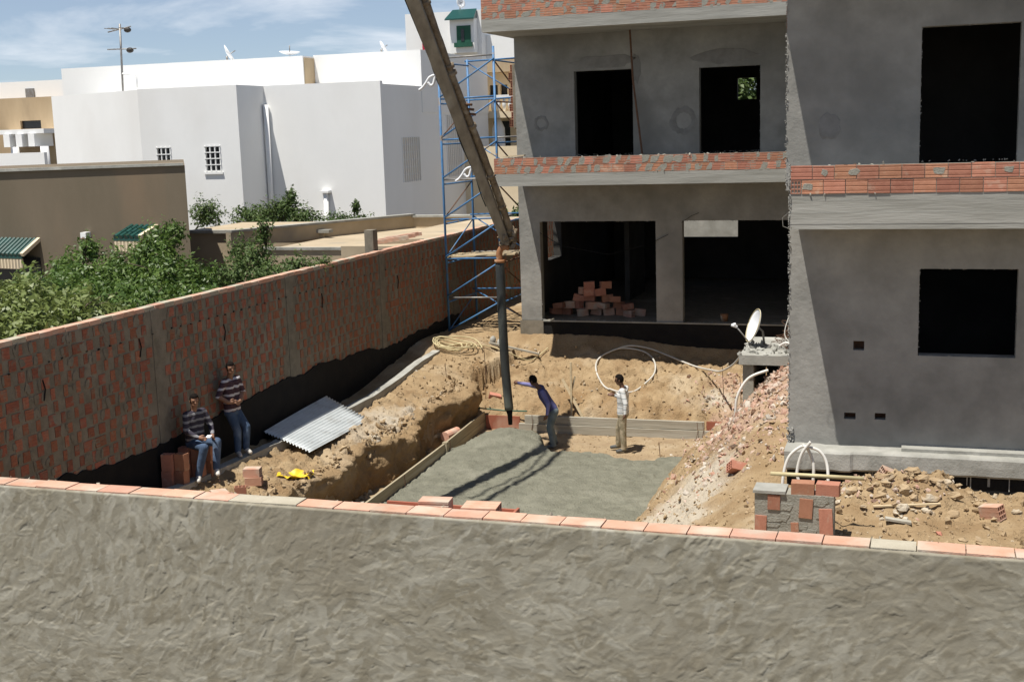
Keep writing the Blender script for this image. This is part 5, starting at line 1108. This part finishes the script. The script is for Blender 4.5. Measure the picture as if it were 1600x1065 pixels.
for x, z in ((-36.2, 11.3), (-36.15, 10.36)): MB().ellipsoid((x, 52, z), (.2, .12, .13), 10, 6).build('amplifier', 'boom_dark', t, True)
for x in (-37.2, -37.0, -36.8, -36.4): MB().tube([(x, 51.6, 11.4), (x, 52.4, 11.4)], .018, 5).build('element', 'grey_steel', t, True)
MB().tube([(-36.72, 52, 8.4), (-37.5, 52, 7.75)], .02, 5).build('stay', 'grey_steel', t, True)
MB().tube([(-36.7, 52, 9.3), (-35.9, 52, 9.2), (-35.9, 52, 8.6)], .05, 6).build('bracket', 'white_paint', t, True)
def far_dish(label, c, r, nrm_, mz):
    t = thing('roof_satellite_dish', (c[0], c[1], mz), label, 'satellite dish')
    nrm_ = Vector(nrm_).normalized(); a = nrm_.orthogonal().normalized(); b = nrm_.cross(a); vs = [Vector(c)]; na = 18
    for i in (1, 2, 3):
        for k in range(na): th = 2 * math.pi * k / na; vs.append(Vector(c) + (a * math.cos(th) + b * math.sin(th)) * r * i / 3 + nrm_ * (r * .28 * (i / 3) ** 2))
    fs = [(0, 1 + (k + 1) % na, 1 + k) for k in range(na)] + [(1 + i * na + k, 1 + i * na + (k + 1) % na, 1 + (i + 1) * na + (k + 1) % na, 1 + (i + 1) * na + k) for i in range(2) for k in range(na)]
    m = MB(); m.add(vs, fs); o = m.build('reflector', 'dish_white', t, True); s = o.modifiers.new('t', 'SOLIDIFY'); s.thickness = .03
    MB().tube([Vector(c) - nrm_ * .05, (c[0], c[1], mz)], .05, 6).build('mast', 'grey_steel', t, True)
    MB().tube([Vector(c), Vector(c) + nrm_ * r * .9], .025, 5).build('feed_arm', 'grey_steel', t, True)
far_dish('white dish leaning on the left part of the white house roof', (-32.4, 54.5, 10.05), .5, (.72, .42, .5), 9.7)
far_dish('flat white dish low on the white house roof, middle of the parapet', (-29.3, 55, 9.95), .5, (.1, -.1, 1), 9.7)
far_dish('small tilted dish on the right part of the white house roof', (-24.9, 56, 10.1), .34, (.72, .45, .5), 9.8)

bh = thing('brown_house', (-23.5, 31, 0), 'brown rendered house with green tiled awnings behind the trees', 'house')
bw = MB(); vs = [(-27.9, 30.7, 0), (-18.75, 29.0, 0), (-18.75, 29.0, 5.38), (-27.9, 30.7, 5.27), (-36.5, 40.6, 0), (-24.6, 38.0, 0), (-24.6, 38.0, 5.40), (-36.5, 40.6, 5.27)]
bw.add(vs, [(0, 1, 2, 3), (1, 5, 6, 2), (5, 4, 7, 6), (4, 0, 3, 7), (3, 2, 6, 7)]); bw.build('wall', 'brown_render', bh)
cp = MB(); cp.add([(-27.95, 30.62, 5.27), (-18.74, 28.93, 5.385), (-18.95, 29.25, 5.385), (-27.95, 30.95, 5.27), (-27.95, 30.62, 5.36), (-18.74, 28.93, 5.45), (-18.95, 29.25, 5.45), (-27.95, 30.95, 5.36)], [(0, 3, 2, 1), (4, 5, 6, 7), (0, 1, 5, 4), (1, 2, 6, 5), (2, 3, 7, 6), (3, 0, 4, 7)]); cp.build('coping', 'concrete', bh)
wall_y = lambda x: 30.7 + (x + 27.9) * (-1.7 / 9.15)
TILE = mesh_of(MB().tube([(0, -.30, 0), (0, .30, 0)], .075, 8), 'roof_tile', 'green_tile')
def awning(x0, x1, zt_, zb_):
    dirv = Vector((9.15, -1.7, 0)).normalized(); nn = Vector((-1.7, -9.15, 0)).normalized(); n = max(2, int((x1 - x0) / .17))
    a = Vector((x0, wall_y(x0), 0)); b = Vector((x1, wall_y(x1), 0)); D_ = .62
    m = MB(); m.add([a + Vector((0, 0, zt_)), b + Vector((0, 0, zt_)), b + nn * D_ + Vector((0, 0, zb_)), a + nn * D_ + Vector((0, 0, zb_)), a + Vector((0, 0, zt_ - .07)), b + Vector((0, 0, zt_ - .07)), b + nn * D_ + Vector((0, 0, zb_ - .07)), a + nn * D_ + Vector((0, 0, zb_ - .07))],
                    [(3, 2, 1, 0), (4, 5, 6, 7), (3, 7, 6, 2), (2, 6, 5, 1), (0, 4, 7, 3)])
    aw = m.build('awning', 'green_tile', bh)
    sl2 = math.atan2(zt_ - zb_, D_); rz = math.atan2(dirv.y, dirv.x)
    for k in range(n):
        for row in range(3):
            c = a + (b - a) * ((k + .5) / n) + nn * D_ * (row + .5) / 3 + Vector((0, 0, zt_ + (zb_ - zt_) * (row + .5) / 3 + .03))
            place('roof_tile', TILE, aw, c, (sl2, 0, rz), (1, .42, 1))
    fsc = MB(); fsc.bar(a + nn * (D_ - .03) + Vector((0, 0, zb_ - .22)), b + nn * (D_ - .03) + Vector((0, 0, zb_ - .22)), .04, .30); fsc.build('fascia', 'beige_render', aw)
    for k in range(int((x1 - x0) / .13)):
        c = a + (b - a) * ((k + .5) * .13 / (x1 - x0)) + nn * (D_ - .008); MB().bar(c + Vector((0, 0, zb_ - .36)), c + Vector((0, 0, zb_ - .09)), .05, .012, nn).build('slat', 'cream_paint', aw)
    MB().bar(b + nn * -.02 + Vector((.05, 0, zt_ + .05)), b + nn * (D_ + .03) + Vector((.05, 0, zb_ + .05)), .12, .1).build('end_tile', 'cream_paint', aw)
    return aw
awning(-27.8, -24.55, 3.30, 2.90); awning(-20.9, -19.95, 3.72, 3.48)
m = MB(); m.box(-27.6, -24.5, 30.05, 30.1, 1.2, 2.8); m.build('window', 'dark_glass', bh)
t = MB().box(-22.58, -22.40, 29.45, 29.68, 3.42, 3.58).build('wall_lamp', 'white_paint', bh); MB().ellipsoid((-22.49, 29.5, 3.36), (.09, .09, .12), 8, 6).build('lamp_globe', 'rust', t, True)

ab = thing('low_outbuilding', (-17, 36, 0), 'low beige outbuilding with parapet roof beyond the brick wall', 'building')
MB().box(-18.6, -13.6, 32.6, 41, 0, 2.78).build('wall', 'beige_render', ab)
MB().box(-18.65, -13.55, 32.55, 32.75, 2.781, 2.86).build('front_coping', 'concrete', ab)
MB().box(-17.2, -13.6, 40.5, 40.8, 2.781, 3.15).build('back_parapet', 'beige_render', ab); MB().box(-17.25, -13.55, 40.4, 40.85, 3.151, 3.22).build('back_coping', 'concrete', ab)
MB().bar((-20.3, 33.5, 3.0), (-17.2, 40.6, 2.98), .25, .45).build('side_parapet', 'beige_render', ab); MB().bar((-20.3, 33.5, 3.26), (-17.2, 40.6, 3.24), .35, .07).build('side_coping', 'concrete', ab)
MB().box(-24.5, -18.62, 36.6, 41.5, 0, 2.95).build('annexe_wall', 'beige_render', ab); MB().box(-24.6, -18.4, 36.5, 36.8, 2.951, 3.05).build('annexe_coping', 'concrete', ab)
tag(MB().box(-13.18, -12.95, 28.05, 28.32, -.1, 3.72).build('concrete_post', 'mortar_dark'), 'short rough concrete post sticking up behind the brick wall', 'post')
tl = mesh_of(grooved(.9, .14, .10), 'clay_beam', 'brick_pale')
for k in range(5): tag(place('clay_lintel', tl, None, (-13.45 - .02 * k, 30.3 + k * .28, 3.28 + (k % 2) * .02), (0, -.12, .45), (1, 1, 1)), ('first', 'second', 'third', 'fourth', 'fifth')[k] + ' pink clay lintel from the concrete post, leaning behind the wall', 'lintel', 'clay lintels behind the wall')
tag(MB().box(-14.6, -12.95, 29.6, 40, 2.9, 3.18).build('rough_roof_edge', 'beige_render'), 'rough beige roof edge carrying the pink clay lintels', 'roof edge')

# far left house
fh = thing('tan_house', (-58, 72, 0), 'tan house with small pergola beyond the white house at the left edge', 'house')
m = MB(); wall_holes(m, 'x', 72, 72.3, -66, -56.5, 0, 9.3, [(-59.3, -57.6, 7.2, 7.75), (-63.2, -61.6, 7.2, 7.75)]); m.build('wall', 'tan_paint', fh)
for a in (-59.3, -63.2): MB().box(a, a + 1.7, 72.2, 72.25, 7.2, 7.75).build('window', 'dark_glass', fh)
MB().box(-66, -56.5, 74, 82, 9.0, 10.5).build('upper_storey', 'white_paint', fh); MB().box(-60.2, -59.5, 73.9, 74.0, 9.2, 10.0).build('door', 'grey_steel', fh)
MB().box(-66, -56.5, 72.31, 82, 8.9, 9.0).build('terrace', 'tan_paint', fh)
MB().box(-60.3, -56.0, 70.2, 72, 6.85, 7.15).build('pergola_beam', 'white_paint', fh)
for x in (-58.9, -57.9, -56.9): MB().box(x - .25, x + .25, 70.0, 71.9, 6.0, 6.84).build('pergola_panel', 'white_paint', fh)
for x in (-58.6, -56.2): MB().tube([(x, 70.4, 3), (x, 70.4, 6)], .28, 10).build('column', 'white_paint', fh, True)
MB().box(-66, -55.5, 69.4, 69.7, 0, 5.6).build('garden_wall', 'white_paint', fh)

# villa behind the scaffold
cv = thing('cream_villa', (-20.5, 66, 0), 'cream villa with balustrade and white column seen through the scaffold', 'house')
m = MB(); wall_holes(m, 'x', 66, 66.3, -23.4, -13, 0, 9.2, [(-23.05, -22.55, 8.0, 8.55), (-22.4, -22.0, 8.0, 8.55), (-22.9, -21.9, 4.6, 6.6)]); m.build('wall', 'cream_paint', cv)
for (a, b, c, d) in ((-23.05, -22.55, 8.0, 8.55), (-22.4, -22.0, 8.0, 8.55), (-22.9, -21.9, 4.6, 6.6)): MB().box(a, b, 66.2, 66.25, c, d).build('window', 'dark_glass', cv)
MB().box(-23.6, -13, 65.2, 70, 9.201, 9.9).build('roof_slab', 'tan_paint', cv); MB().box(-23.5, -13, 64.0, 66, 6.75, 7.1).build('balcony_slab', 'cream_paint', cv)
for k in range(22): MB().tube([(-23.2 + k * .32, 64.2, 7.1), (-23.2 + k * .32, 64.2, 7.45), (-23.2 + k * .32, 64.2, 7.8)], [.06, .12, .06], 8).build('baluster', 'white_paint', cv, True)
MB().box(-23.5, -13, 64.05, 64.35, 7.801, 7.95).build('handrail', 'white_paint', cv)
MB().tube([(-22.1, 64.6, 0), (-22.1, 64.6, 6.2), (-22.1, 64.6, 6.75)], [.38, .34, .12], 16).build('column', 'white_paint', cv, True)
MB().box(-23.6, -13, 60.0, 60.2, 0, 5.3).build('garden_wall', 'cream_paint', cv)
fv = thing('tall_white_house', (-35, 92, 0), 'tall white house with green window bay rising behind the boom', 'house')
MB().box(-38.0, -31.9, 90, 100, 0, 15.0).build('wall', 'white_paint', fv); MB().box(-31.89, -24, 91, 100, 0, 13.2).build('side_wing', 'white_paint', fv)
by_ = MB().box(-34.1, -32.2, 89.2, 89.99, 11.9, 14.4).build('bay', 'white_paint', fv)
MB().box(-33.55, -32.45, 89.14, 89.18, 12.5, 13.85).build('shutter', 'green_paint', by_); MB().box(-33.2, -32.95, 89.11, 89.13, 12.7, 13.6).build('pane', 'dark_glass', by_); MB().box(-33.7, -32.3, 88.9, 89.15, 12.3, 12.62).build('flower_box', 'green_paint', by_)
m = MB(); m.add([(-34.3, 88.7, 14.35), (-32.0, 88.7, 14.35), (-32.2, 89.95, 15.1), (-34.1, 89.95, 15.1), (-34.3, 88.7, 14.25), (-32.0, 88.7, 14.25), (-32.2, 89.95, 14.41), (-34.1, 89.95, 14.41)], [(0, 1, 2, 3), (0, 4, 5, 1), (1, 5, 6, 2), (0, 3, 7, 4), (4, 7, 6, 5)]); m.build('bay_roof', 'green_tile', fv)
far_dish('small dish above the green window bay of the tall white house', (-33.7, 90.5, 15.6), .4, (.8, -.5, .2), 15.0)
tag(MB().box(-36.6, -36.0, 89.8, 89.85, 12.3, 13.3).build('red_towel', 'red_cloth'), 'red cloth hung out on the tall white house beside the boom', 'cloth')
tag(MB().box(-11.5, -2, 47, 47.3, 0, 3.6).build('garden_wall', 'concrete'), 'pale wall glimpsed through the back opening of the ground floor', 'wall')
